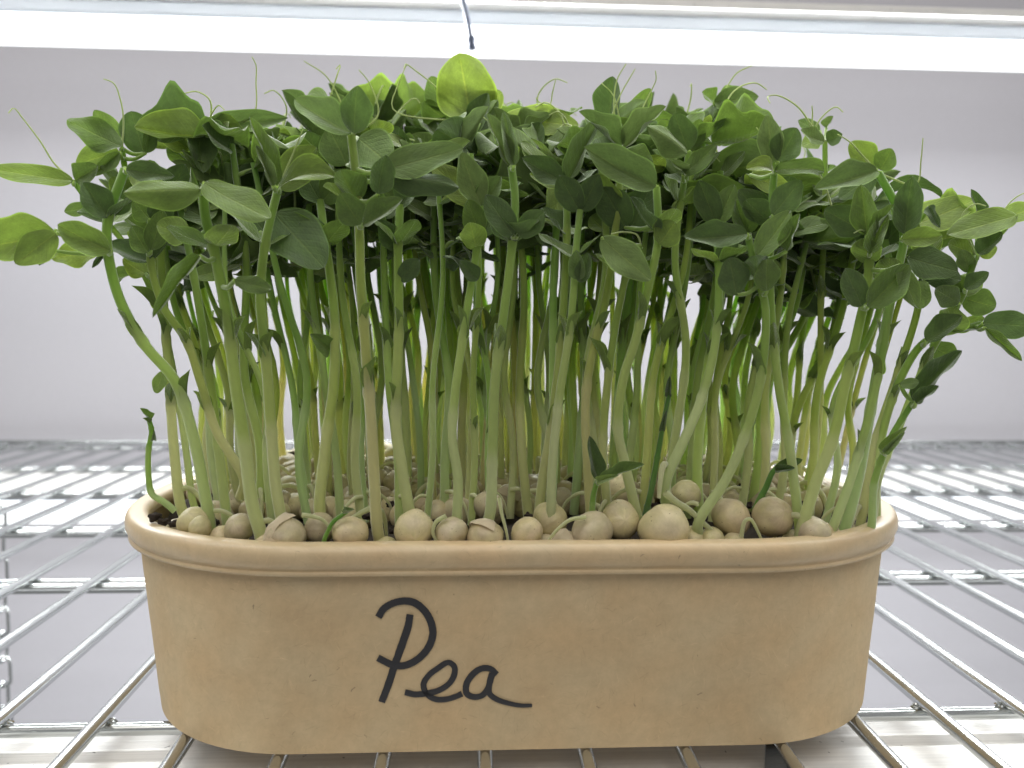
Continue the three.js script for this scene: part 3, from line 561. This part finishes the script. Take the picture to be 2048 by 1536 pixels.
hero('front left shoot with two broad light leaves spread like wings', 0.07, 0.078, 32, [[525, 1084], [503, 1000], [490, 900], [470, 762], [455, 640], [428, 500], [412, 440], [405, 378]],
  [[402, 380, 244, 396, 66, 'back', 'l', 0.006, 0.006], [408, 366, 540, 434, 84, 'round', 'l', 0.006, 0.004], [400, 512, 304, 634, 30, 'bud', 'm', 0.006, 0.008], [470, 560, 542, 578, 36, 'round', 'm', 0.006], [380, 470, 312, 452, 60, 'flat', 'l', -0.01]], [], { tone: [1, 1, 1] });
hero('front shoot with a tall furled leaflet and one arching leaf left of centre', 0.068, 0.07, 28, [[566, 1074], [550, 960], [540, 830], [530, 700], [520, 590], [532, 480], [556, 378]],
  [[553, 372, 500, 232, 32, 'bud', 'm', 0.004], [558, 376, 704, 368, 54, 'arch', 'l', 0.004], [556, 374, 634, 296, 74, 'flat', 'l', -0.008], [546, 372, 512, 290, 24, 'bud', 'g', 0.008], [548, 425, 652, 532, 112, 'flat', 'd', -0.008, 0.006], [536, 470, 470, 390, 66, 'flat', 'd', -0.015]], [[[558, 372], [585, 310], [606, 258]]]);
hero('tall shoot left of centre with a pale pointed leaf and a dark folded leaf', 0.072, 0.078, 28, [[756, 1066], [748, 950], [741, 830], [731, 700], [721, 560], [718, 450], [711, 350], [703, 271]],
  [[702, 267, 584, 190, 62, 'fold', 'g', 0.002, -0.006], [708, 267, 716, 170, 66, 'cup', 'd', 0.003], [715, 275, 784, 328, 92, 'flat', 'g', -0.02], [694, 330, 660, 255, 78, 'flat', 'g', -0.022], [720, 449, 678, 388, 60, 'flat', 'm', 0.003], [726, 450, 804, 396, 52, 'fold', 'm', 0.004], [764, 340, 926, 290, 70, 'flat', 'g', 0.004], [766, 352, 928, 380, 56, 'back', 'd', 0.002], [757, 388, 770, 308, 52, 'fold', 'd', 0.006]], [[[684, 210], [652, 152], [608, 122]], [[756, 230], [738, 165], [718, 140]]]);
hero('tall centre shoot ending in two furled grey leaflets side by side', 0.072, 0.076, 28, [[980, 1026], [985, 900], [990, 760], [1006, 640], [1023, 500], [1030, 400], [1023, 334]],
  [[1017, 331, 974, 224, 34, 'bud', 'g', 0.003], [1028, 331, 1007, 222, 30, 'bud', 'g', 0.004], [1023, 330, 1006, 240, 26, 'bud', 'b', -0.002], [1026, 470, 974, 388, 58, 'flat', 'd', 0.003], [1036, 470, 1090, 424, 50, 'flat', 'd', 0.003]], [], { nodes: [0.2, 0.5, 0.8] });
hero('shoot bearing the biggest bright leaf that stands highest in the middle', -0.004, 0.0, 20, [[930, 1000], [925, 800], [932, 600], [942, 400], [950, 246]],
  [[942, 244, 918, 106, 122, 'wavy', 'b', 0.002, 0.004], [948, 232, 1004, 184, 60, 'round', 'b', -0.002], [940, 270, 978, 186, 46, 'fold', 'd', 0.006], [885, 222, 862, 152, 52, 'flat', 'm', -0.01], [955, 240, 930, 165, 40, 'flat', 'b', -0.004]], [[[858, 162], [832, 142], [812, 128], [808, 136]], [[786, 218], [798, 165], [813, 130]]]);
hero('shoot with a bright oval leaf lying level right of the highest leaf', 0.008, 0.012, 18, [[1002, 1000], [1000, 800], [1006, 600], [1006, 400], [1010, 242]],
  [[1008, 236, 1158, 246, 68, 'flat', 'b'], [1046, 322, 1082, 244, 58, 'fold', 'd', 0.01], [1030, 250, 990, 300, 50, 'flat', 'm', -0.01]], [[[1098, 212], [1105, 185], [1111, 160]], [[1086, 214], [1076, 202], [1072, 196]]]);
hero('shoot with a curled leaf on a bare stalk just right of the centre shoot', 0.06, 0.06, 24, [[1076, 1050], [1086, 950], [1100, 870], [1120, 700], [1131, 540], [1134, 440], [1132, 366]],
  [[1130, 363, 1044, 312, 52, 'cup', 'd', 0.004], [1134, 362, 1104, 440, 60, 'flat', 'b', -0.01], [1136, 360, 1196, 238, 42, 'bud', 'g', 0.002], [1130, 366, 1060, 345, 40, 'fold', 'b', -0.006]]);
hero('shoot with a pair of drooping grey furled leaflets and crossing tendrils', 0.062, 0.062, 24, [[1181, 1050], [1176, 950], [1171, 800], [1186, 700], [1211, 600], [1232, 450], [1243, 300]],
  [[1240, 297, 1158, 222, 40, 'bud', 'g', 0.003], [1248, 297, 1332, 212, 42, 'bud', 'g', 0.004], [1214, 250, 1228, 152, 60, 'fold', 'd', -0.03], [1240, 245, 1292, 200, 54, 'back', 'g', -0.025], [1255, 250, 1300, 175, 40, 'flat', 'm', -0.035], [1250, 300, 1305, 330, 44, 'fold', 'm', -0.006]], [[[1241, 296], [1238, 235], [1226, 190], [1203, 166]], [[1220, 260], [1236, 200], [1270, 138]], [[1228, 220], [1234, 160], [1252, 128]], [[1298, 190], [1312, 160], [1311, 142]]]);
hero('shoot with a long grey leaf sloping left off a bent top right of centre', 0.066, 0.074, 26, [[1272, 1022], [1250, 930], [1236, 860], [1246, 760], [1271, 680], [1300, 560], [1316, 480], [1313, 374]],
  [[1312, 373, 1166, 292, 70, 'fold', 'g', 0.002], [1306, 366, 1252, 300, 34, 'fold', 'g', -0.008], [1318, 488, 1350, 444, 62, 'round', 'b', 0.001], [1250, 455, 1208, 372, 72, 'flat', 'd', -0.012], [1262, 455, 1300, 372, 72, 'flat', 'd', -0.014]]);
hero('shoot with a single hanging leaf flecked pale on a hooked stalk', 0.06, 0.074, 22, [[1216, 1040], [1206, 900], [1216, 760], [1237, 620], [1262, 520], [1280, 492]],
  [[1203, 476, 1302, 560, 66, 'flat', 'g', 0.006]], [[[1281, 492], [1274, 470], [1246, 464], [1222, 468]]]);
hero('shoot with a dark upright leaf beside a pale folded one, right of centre', 0.045, 0.05, 22, [[1330, 1000], [1346, 900], [1372, 700], [1350, 520], [1362, 400], [1378, 304]],
  [[1377, 301, 1346, 228, 60, 'flat', 'd'], [1375, 306, 1288, 256, 54, 'back', 'g', 0.003], [1366, 350, 1434, 288, 38, 'flat', 'm', 0.005], [1378, 302, 1402, 238, 44, 'flat', 'm', -0.008], [1372, 345, 1340, 320, 22, 'bud', 'g', 0.004]]);
hero('shoot topped by a level cupped leaf on a long bare stalk', 0.0, 0.004, 20, [[1396, 1000], [1402, 800], [1412, 600], [1396, 400], [1406, 290], [1432, 207]],
  [[1428, 205, 1518, 192, 50, 'cup', 'g', 0.004, 0.01], [1432, 203, 1404, 184, 36, 'fold', 'm'], [1440, 190, 1480, 182, 34, 'flat', 'm', -0.006], [1445, 215, 1425, 275, 60, 'flat', 'm', -0.01], [1465, 222, 1492, 262, 28, 'bud', 'g', 0.004], [1440, 290, 1495, 245, 44, 'fold', 'm', -0.006]], [[[1455, 172], [1474, 146], [1504, 131]], [[1482, 215], [1496, 195], [1505, 180]]]);
hero('shoot with a long folded leaf lying level like a roof, right of centre', 0.066, 0.07, 24, [[1600, 1062], [1580, 900], [1556, 760], [1541, 600], [1542, 430], [1548, 349]],
  [[1546, 343, 1472, 345, 34, 'arch', 'b', 0.002], [1550, 341, 1658, 352, 36, 'arch', 'm', 0.003], [1545, 326, 1538, 228, 50, 'fold', 'g', 0.002], [1556, 322, 1594, 256, 62, 'fold', 'd', 0.004], [1546, 430, 1602, 360, 56, 'flat', 'd', 0.004], [1538, 440, 1478, 380, 56, 'flat', 'd', -0.004], [1500, 350, 1590, 385, 40, 'flat', 'b', -0.012]], [[[1540, 322], [1531, 282], [1513, 255]]]);
hero('shoot with a small cupped leaf and two outcurving tendrils at the right', 0.025, 0.03, 18, [[1620, 1000], [1640, 800], [1642, 600], [1650, 420], [1650, 284]],
  [[1648, 284, 1604, 258, 34, 'cup', 'g', 0.003], [1654, 283, 1684, 266, 34, 'fold', 'd', 0.003], [1640, 262, 1598, 240, 26, 'flat', 'g', -0.012], [1652, 256, 1668, 232, 20, 'bud', 'g', -0.014], [1640, 275, 1606, 292, 36, 'flat', 'b', -0.006]], [[[1628, 258], [1596, 214], [1556, 191], [1535, 194], [1540, 206]], [[1632, 256], [1652, 226], [1672, 214], [1686, 224]], [[1626, 252], [1625, 225], [1624, 212]]]);
hero('shoot with a leaf folded like a beak pointing left at the upper right', 0.06, 0.066, 26, [[1690, 1056], [1716, 960], [1741, 820], [1766, 680], [1790, 560], [1808, 475], [1796, 420], [1757, 347]],
  [[1755, 342, 1630, 370, 54, 'fold', 'g', 0.003], [1752, 336, 1700, 286, 56, 'flat', 'b', -0.004], [1760, 340, 1786, 298, 46, 'fold', 'm', 0.001], [1750, 348, 1680, 395, 52, 'flat', 'd', -0.006], [1810, 468, 1822, 350, 56, 'fold', 'd', 0.003], [1802, 478, 1886, 474, 40, 'fold', 'l', 0.008], [1795, 480, 1700, 440, 70, 'flat', 'd', -0.01]], [[[1722, 308], [1700, 284], [1676, 269]], [[1833, 368], [1842, 320], [1846, 276]]]);
hero('right shoot with one wide bright leaf and a pair of very dark leaves', 0.05, 0.052, 22, [[1720, 1050], [1746, 900], [1791, 760], [1835, 620], [1846, 520], [1832, 446]],
  [[1828, 450, 1948, 396, 78, 'flat', 'b', -0.006], [1814, 514, 1918, 540, 70, 'flat', 'd', 0.012], [1834, 532, 1922, 562, 66, 'flat', 'd', 0.01], [1858, 412, 1880, 456, 22, 'bud', 'd', 0.006], [1840, 560, 1842, 618, 40, 'round', 'm', 0.014]], []);
hero('outermost right shoot with a pale level leaf and a dark tip', 0.052, 0.06, 20, [[1744, 1062], [1756, 960], [1800, 850], [1856, 715], [1920, 600], [1952, 514]],
  [[2034, 430, 1896, 462, 62, 'flat', 'l', 0.006, 0.004], [1998, 436, 2080, 412, 46, 'flat', 'l', -0.004], [1956, 508, 2006, 466, 48, 'fold', 'd', 0.004], [1950, 507, 1898, 486, 50, 'flat', 'b', -0.004], [1960, 512, 1994, 494, 30, 'flat', 'b'], [1958, 430, 1942, 378, 24, 'bud', 'd', -0.004], [1930, 578, 1978, 544, 34, 'fold', 'd', 0.004], [1926, 596, 1992, 614, 56, 'round', 'm', -0.004], [1918, 606, 1872, 578, 46, 'flat', 'm', 0.004], [1938, 545, 1925, 500, 34, 'flat', 'g', -0.002]], [[[2008, 420], [2030, 396], [2062, 380]], [[1925, 430], [1950, 408], [1972, 412]]]);
hero('right shoot that leans out nearly level with a dark leaf at its end', 0.05, 0.055, 22, [[1750, 1058], [1752, 950], [1766, 860], [1802, 755], [1852, 682], [1964, 648]],
  [[1966, 646, 2070, 652, 58, 'round', 'd', 0.004], [1970, 656, 2047, 724, 22, 'bud', 'm', 0.006], [1852, 682, 1926, 632, 50, 'fold', 'd', 0.006], [1900, 662, 1968, 632, 34, 'flat', 'l', -0.004], [1862, 690, 1915, 720, 46, 'round', 'm', -0.006]], [], { tone: [0.92, 0.96, 0.9] });
hero('thin right shoot that ends in a furled blue-green leaf below the others', 0.066, 0.07, 20, [[1742, 1056], [1750, 960], [1784, 872], [1828, 802]],
  [[1826, 802, 1924, 700, 40, 'bud', 'd', 0.002], [1832, 806, 1878, 772, 26, 'bud', 'd', 0.006], [1762, 900, 1816, 852, 20, 'scale', 'l', 0.004], [1770, 905, 1812, 862, 16, 'scale', 'm', 0.006], [1800, 770, 1838, 764, 24, 'round', 'g', 0.004]], [], { bare: 1, tone: [0.8, 0.9, 0.85] });
hero('front right shoot with a grey oval leaf rising from its bent stem', 0.072, 0.074, 30, [[1600, 1072], [1630, 970], [1665, 880], [1690, 770], [1716, 660], [1736, 560], [1738, 480], [1741, 432]],
  [[1736, 614, 1824, 530, 62, 'fold', 'm', 0.006], [1724, 612, 1694, 536, 54, 'flat', 'd', 0.004], [1740, 505, 1774, 424, 36, 'bud', 'm', 0.004], [1734, 470, 1722, 368, 50, 'fold', 'm', 0.003], [1748, 470, 1788, 408, 24, 'bud', 'm', 0.006], [1800, 530, 1834, 616, 40, 'flat', 'm', 0.008], [1728, 462, 1650, 420, 62, 'flat', 'd', -0.008]], [[[1734, 500], [1733, 468], [1722, 460], [1708, 466]]]);
hero('front right shoot with a domed dark leaf lying level to the left', 0.072, 0.072, 26, [[1396, 1048], [1450, 962], [1490, 870], [1521, 760], [1531, 620], [1512, 540], [1496, 472]],
  [[1495, 468, 1368, 468, 56, 'cup', 'd', 0.004], [1514, 512, 1582, 420, 60, 'flat', 'm', 0.004], [1574, 502, 1600, 426, 32, 'bud', 'm', 0.006], [1534, 582, 1534, 518, 54, 'round', 'm', 0.004], [1474, 590, 1460, 516, 66, 'round', 'd', 0.002], [1500, 468, 1470, 400, 54, 'fold', 'm', -0.01]]);
hero('pale front stem kinked above its pea, left of the centre shoot', 0.072, 0.066, 26, [[912, 1052], [916, 960], [905, 880], [910, 790], [931, 640], [956, 480], [962, 410]],
  [[960, 468, 934, 400, 50, 'flat', 'm', 0.003], [966, 470, 996, 410, 44, 'flat', 'd', 0.001], [956, 560, 920, 520, 34, 'fold', 'd', 0.004], [962, 412, 922, 300, 60, 'cup', 'g', 0.004], [964, 410, 1000, 350, 50, 'fold', 'g', 0.002], [962, 412, 862, 325, 60, 'flat', 'b', -0.008]]);
hero('left shoot whose stem bends sharply and leans over its neighbour', 0.05, 0.055, 24, [[488, 960], [432, 860], [400, 760], [372, 680], [325, 610], [300, 510], [302, 440]],
  [[292, 548, 244, 520, 50, 'flat', 'b', -0.006], [302, 500, 324, 420, 44, 'flat', 'm', 0.004], [296, 505, 262, 452, 46, 'flat', 'm', 0.004], [304, 440, 340, 400, 50, 'flat', 'd'], [300, 440, 268, 400, 52, 'flat', 'm', -0.004]]);
hero('straight stem at the left end rising beside the soil gap', 0.042, 0.042, 26, [[362, 1014], [348, 900], [338, 750], [327, 600], [322, 480], [330, 400]],
  [[326, 742, 312, 786, 26, 'round', 'l', 0.003], [330, 404, 372, 330, 56, 'flat', 'd'], [328, 402, 292, 340, 52, 'flat', 'm'], [324, 480, 370, 440, 48, 'fold', 'd', 0.004]]);
hero('front shoot with a bare stem and small bracts left of the centre shoot', 0.07, 0.064, 30, [[822, 1040], [803, 930], [792, 850], [798, 650], [796, 500], [800, 410]],
  [[798, 560, 840, 520, 40, 'flat', 'd', 0.003], [796, 500, 760, 440, 46, 'flat', 'd'], [800, 412, 840, 340, 56, 'fold', 'd'], [800, 410, 770, 330, 50, 'flat', 'm', -0.004]]);
hero('pale straight stem just left of the leafy low sprout', 0.07, 0.066, 24, [[1100, 1040], [1104, 940], [1118, 800], [1142, 640], [1152, 500], [1160, 420]],
  [[1158, 560, 1150, 500, 36, 'fold', 'g', 0.004], [1160, 565, 1178, 505, 34, 'fold', 'd', 0.004], [1158, 422, 1120, 350, 56, 'flat', 'd'], [1162, 422, 1200, 350, 50, 'flat', 'd']]);
hero('stem right of centre that leans across to meet its neighbour at a pea', 0.066, 0.05, 26, [[1330, 968], [1368, 880], [1402, 800], [1430, 690], [1438, 560], [1430, 440]],
  [[1432, 445, 1400, 360, 54, 'flat', 'd'], [1434, 445, 1470, 370, 50, 'flat', 'm'], [1436, 520, 1475, 480, 44, 'flat', 'd', 0.004]]);
hero('right front stem that leans right behind the bent one', 0.066, 0.06, 24, [[1662, 1064], [1692, 985], [1722, 890], [1752, 770], [1775, 640], [1780, 540], [1770, 480]],
  [[1778, 560, 1830, 500, 50, 'fold', 'm', -0.002], [1770, 482, 1730, 420, 50, 'flat', 'd'], [1772, 482, 1820, 430, 50, 'flat', 'd']]);
hero('thick pale front stem between the left pair and the tall left shoot', 0.064, 0.055, 28, [[640, 1030], [650, 900], [668, 760], [668, 620], [650, 480], [640, 400]],
  [[660, 700, 620, 668, 40, 'scale', 'm', 0.004], [642, 404, 600, 330, 60, 'flat', 'd'], [644, 404, 690, 340, 60, 'flat', 'm'], [648, 480, 600, 440, 60, 'flat', 'd', 0.003]]);
// low sprouts that have hardly grown
hero('short hooked green sprout standing over the soil gap at far left', 0.05, 0.05, 17, [[350, 1022], [328, 1004], [304, 988], [297, 950], [297, 900], [303, 862], [297, 836]],
  [[300, 840, 280, 816, 16, 'bud', 'm', 0.001], [298, 846, 284, 836, 14, 'scale', 'm', 0.002], [306, 880, 308, 856, 10, 'scale', 'd', 0.002]], [], { name: 'pea_sprout', category: 'pea sprout', bare: 1, free: 1, nodes: [0.3, 0.7, 0.9], tone: [0.78, 0.88, 0.8] });
hero('short leafy sprout forking at the front right of centre', 0.07, 0.072, 17, [[1183, 1040], [1187, 990], [1196, 958]],
  [[1196, 960, 1182, 872, 30, 'fold', 'd', -0.004], [1198, 960, 1288, 926, 28, 'fold', 'm', 0.004], [1196, 962, 1240, 950, 16, 'scale', 'l', 0.004]], [], { name: 'pea_sprout', category: 'pea sprout', bare: 1, nodes: [0.3, 0.6, 0.9], tone: [0.75, 0.92, 0.75] });
hero('thin dark green sprout rising straight behind the long front pea', 0.06, 0.058, 15, [[1298, 1000], [1312, 930], [1326, 850], [1338, 790]],
  [[1338, 792, 1340, 752, 14, 'bud', 'd', 0], [1325, 860, 1334, 815, 12, 'scale', 'd', 0.002]], [], { name: 'pea_sprout', category: 'pea sprout', bare: 1, nodes: [0.1, 0.3, 0.5], tone: [0.42, 0.66, 0.5] });
hero('dark sprout bowing right like a hook above the greyish pea', 0.06, 0.062, 18, [[1512, 1018], [1532, 975], [1545, 945], [1558, 930]],
  [[1552, 936, 1606, 918, 24, 'cup', 'd', 0.001], [1550, 940, 1590, 936, 18, 'bud', 'd', 0.003]], [], { name: 'pea_sprout', category: 'pea sprout', bare: 1, nodes: [0.1, 0.3, 0.5], tone: [0.5, 0.74, 0.55] });
hero('small curled green root lying on the front rim left of the round pea', 0.077, 0.078, 13, [[648, 1084], [656, 1062], [668, 1042], [694, 1024]],
  [[690, 1028, 708, 1018, 9, 'bud', 'm', 0]], [], { name: 'pea_sprout', category: 'pea sprout', bare: 1, nodes: [0.1, 0.3, 0.6], tone: [0.62, 0.85, 0.5] });
// pale roots creeping over the peas
for (const [label, z, w, pts] of [
  ['pale root arching from the torn pea down to the front rim', 0.078, 9, [[1172, 1034], [1140, 1040], [1112, 1062], [1096, 1082]]],
  ['thick pale root crossing the peas below the leaning right stem', 0.072, 15, [[1330, 985], [1352, 1004], [1378, 1020], [1402, 1042], [1440, 1076]]],
  ['slim white root hanging between two peas at the middle of the rim', 0.077, 8, [[998, 996], [1004, 1030], [1012, 1060], [1016, 1082]]],
  ['short pale root bridging two peas at the front left', 0.074, 10, [[604, 1030], [622, 1032], [646, 1040], [660, 1056]]],
  ['pale yellow root looped against the split pea', 0.077, 10, [[892, 1032], [872, 1044], [866, 1066], [874, 1084]]],
  ['dry folded root on the rim at the right front', 0.075, 9, [[1482, 1074], [1490, 1042], [1500, 1038], [1524, 1080]]],
  ['pale root reaching left from the tall left shoot', 0.071, 12, [[742, 1016], [722, 1026], [700, 1040], [690, 1058]]],
]) {
  const p = pts.map(([x, y]) => at(x, y, z)), t = thing('pea_root', label, 'root', p[0].clone()), r = w / 2 * mpp(p[0]);
  const g = sweep(p, (q) => r * mix(1, 0.6, q), () => [0.66, 0.68, 0.4], 24, 9, rnd() * 9); g.translate(-p[0].x, -p[0].y, -p[0].z);
  part('root', g, M.stem, t);
}

/* the many shoots behind, grown by one rule: stems lean outward and reach for the light at the back */
function shoot(x, z) {
  const where = zone(x, z);
  const base = V(x, 0.058 + mound(x, z), z), t = thing('pea_shoot', `slender leafy pea shoot crowded in the ${where}`, 'pea shoot', base, `pea shoots in the ${where}`);
  const edge = Math.abs(x) / 0.13, H = 0.171 + 0.3 * (0.08 - z) - 0.02 * edge ** 3 + rr(-0.014, 0.005) - (rnd() < 0.12 ? rr(0.008, 0.022) : 0) - (x > 0.06 ? 0.012 : 0);
  const top = V(x * 1.13 + rr(-0.008, 0.008) + (x > 0 ? 0.008 : -0.002) * edge, H, z * 1.02 + rr(-0.006, 0.004) - 0.003);
  const w1 = jitter(0.003), w2 = jitter(0.0034), pts = [base.clone().add(V(0, -0.004, 0)), base.clone().lerp(top, 0.16).add(jitter(0.0016)), base.clone().lerp(top, 0.38).add(V(w1.x - (top.x - x) * 0.18, 0, w1.z)), base.clone().lerp(top, 0.68).add(V(w2.x, 0, w2.z)), top];
  const nodes = [0.3 + rr(-0.05, 0.05), 0.5 + rr(-0.05, 0.05), 0.8 + rr(-0.06, 0.03), 0.9 + rr(-0.02, 0.02)], r = rr(0.0011, 0.00165);
  const g = sweep(pts, (q) => r * (1.06 - 0.42 * q) * (1 + nodes.reduce((s, k) => s + 0.2 * Math.exp(-(((q - k) / 0.014) ** 2)), 0)), pigment(nodes, [rr(0.86, 1.1), rr(0.93, 1.05), rr(0.75, 1.1)]), 36, 9, rnd() * 9), c = g.curve, gs = [g];
  if (rnd() < 0.35) bracts(t, c, nodes[0], 0.005 + 0.002 * rnd());
  if (rnd() < 0.5) bracts(t, c, nodes[1], 0.008 + 0.004 * rnd());
  let az = rr(0, 6.28);
  const tones = 'ddmmmmlb';
  for (const [k, s] of [[nodes[2], 0.6], [nodes[3], 0.98], [0.985, 0.92]]) {
    const p = c.getPointAt(k), tn = c.getTangentAt(k); az += rr(2.4, 3.6);
    if (z > 0.02 && Math.sin(az) > 0.3) az += Math.PI;
    const out = V(Math.cos(az), 0, Math.sin(az)), side = V(-out.z, 0, out.x), tone = tones[rnd() * 8 | 0];
    for (const q of [-1, 1]) if (rnd() < (k < 0.76 ? 0.55 : 0.86)) {                      // clasping stipules
      const d = out.clone().multiplyScalar(0.5).addScaledVector(side, q * 0.75).addScaledVector(tn, rr(0.1, 0.9));
      leaf(t, p, d, V(0, 0.6, 0).addScaledVector(out, -0.5).add(jitter(0.4)), 0.015 * s * rr(0.75, 1.15), 0.0105 * s * rr(0.8, 1.15), ['flat', 'fold', 'round'][rnd() * 3 | 0], rnd() < 0.7 ? tone : 'd');
    }
    const pl = rr(0.008, 0.016) * s, e = p.clone().addScaledVector(out, pl * 0.75).add(V(0, pl * rr(0.05, 0.55), 0));
    gs.push(tube([p, p.clone().lerp(e, 0.55).add(V(0, 0.001, 0)), e], 0.0008, 0.00055, 8));
    const young = k > 0.95 && rnd() < 0.45;
    for (const q of [-1, 1]) {
      const d = out.clone().multiplyScalar(rr(0.2, 0.8)).addScaledVector(side, q * rr(0.5, 1)).add(V(0, young ? rr(0.5, 1.1) : rr(-0.3, 0.4), 0));
      const nrm = young ? side.clone().multiplyScalar(-q).add(jitter(0.3)) : V(0, 1, 0).addScaledVector(side, -q * 0.35).add(jitter(0.75));
      const L = rr(0.0165, 0.027) * s * (young ? 0.85 : 1);
      leaf(t, e, d, nrm, L, L * rr(0.54, 0.72) * (young ? 0.55 : 1), young ? 'bud' : KINDS[rnd() * 8 | 0], young ? 'g' : rnd() < 0.7 ? tone : tones[rnd() * 8 | 0]);
    }
    if (k > 0.8 && rnd() < 0.2) {
      const u = V(rr(-0.4, 0.4), 1, rr(-0.3, 0.3)).addScaledVector(out, 0.35), l = rr(0.012, 0.026), hook = jitter(0.006);
      tendril(t, [e, e.clone().addScaledVector(u, l * 0.4), e.clone().addScaledVector(u, l * 0.8).addScaledVector(out, 0.002), e.clone().addScaledVector(u, l * 0.98).addScaledVector(out, 0.004).add(V(hook.x, 0, hook.z)), e.clone().addScaledVector(u, l * 0.9).addScaledVector(out, 0.006).add(V(hook.x * 1.6, 0, hook.z))], 0.00042);
    }
  }
  const merged = mergeGeometries(gs); merged.translate(-base.x, -base.y, -base.z);
  part('stem', merged, M.stem, t);
  if (z > -0.02 && rnd() < 0.6) foot(t, base);
}
{
  rnd = mulberry(2024);
  const put = [];
  for (let k = 0; k < 9000 && put.length < 222; k++) {
    const x = rr(-0.122, 0.122), z = mix(0.046, -0.073, Math.pow(rnd(), 1.15));
    if (!inside(x, z, 0.006) || hole(x, z) > 0.2 || put.some(([a, b]) => Math.hypot(x - a, z - b) < 0.0067)) continue;
    put.push([x, z]); shoot(x, z);
  }
  console.log('shoots', put.length);
}
console.log('things', scene.children.length);
renderer.render(scene, camera);
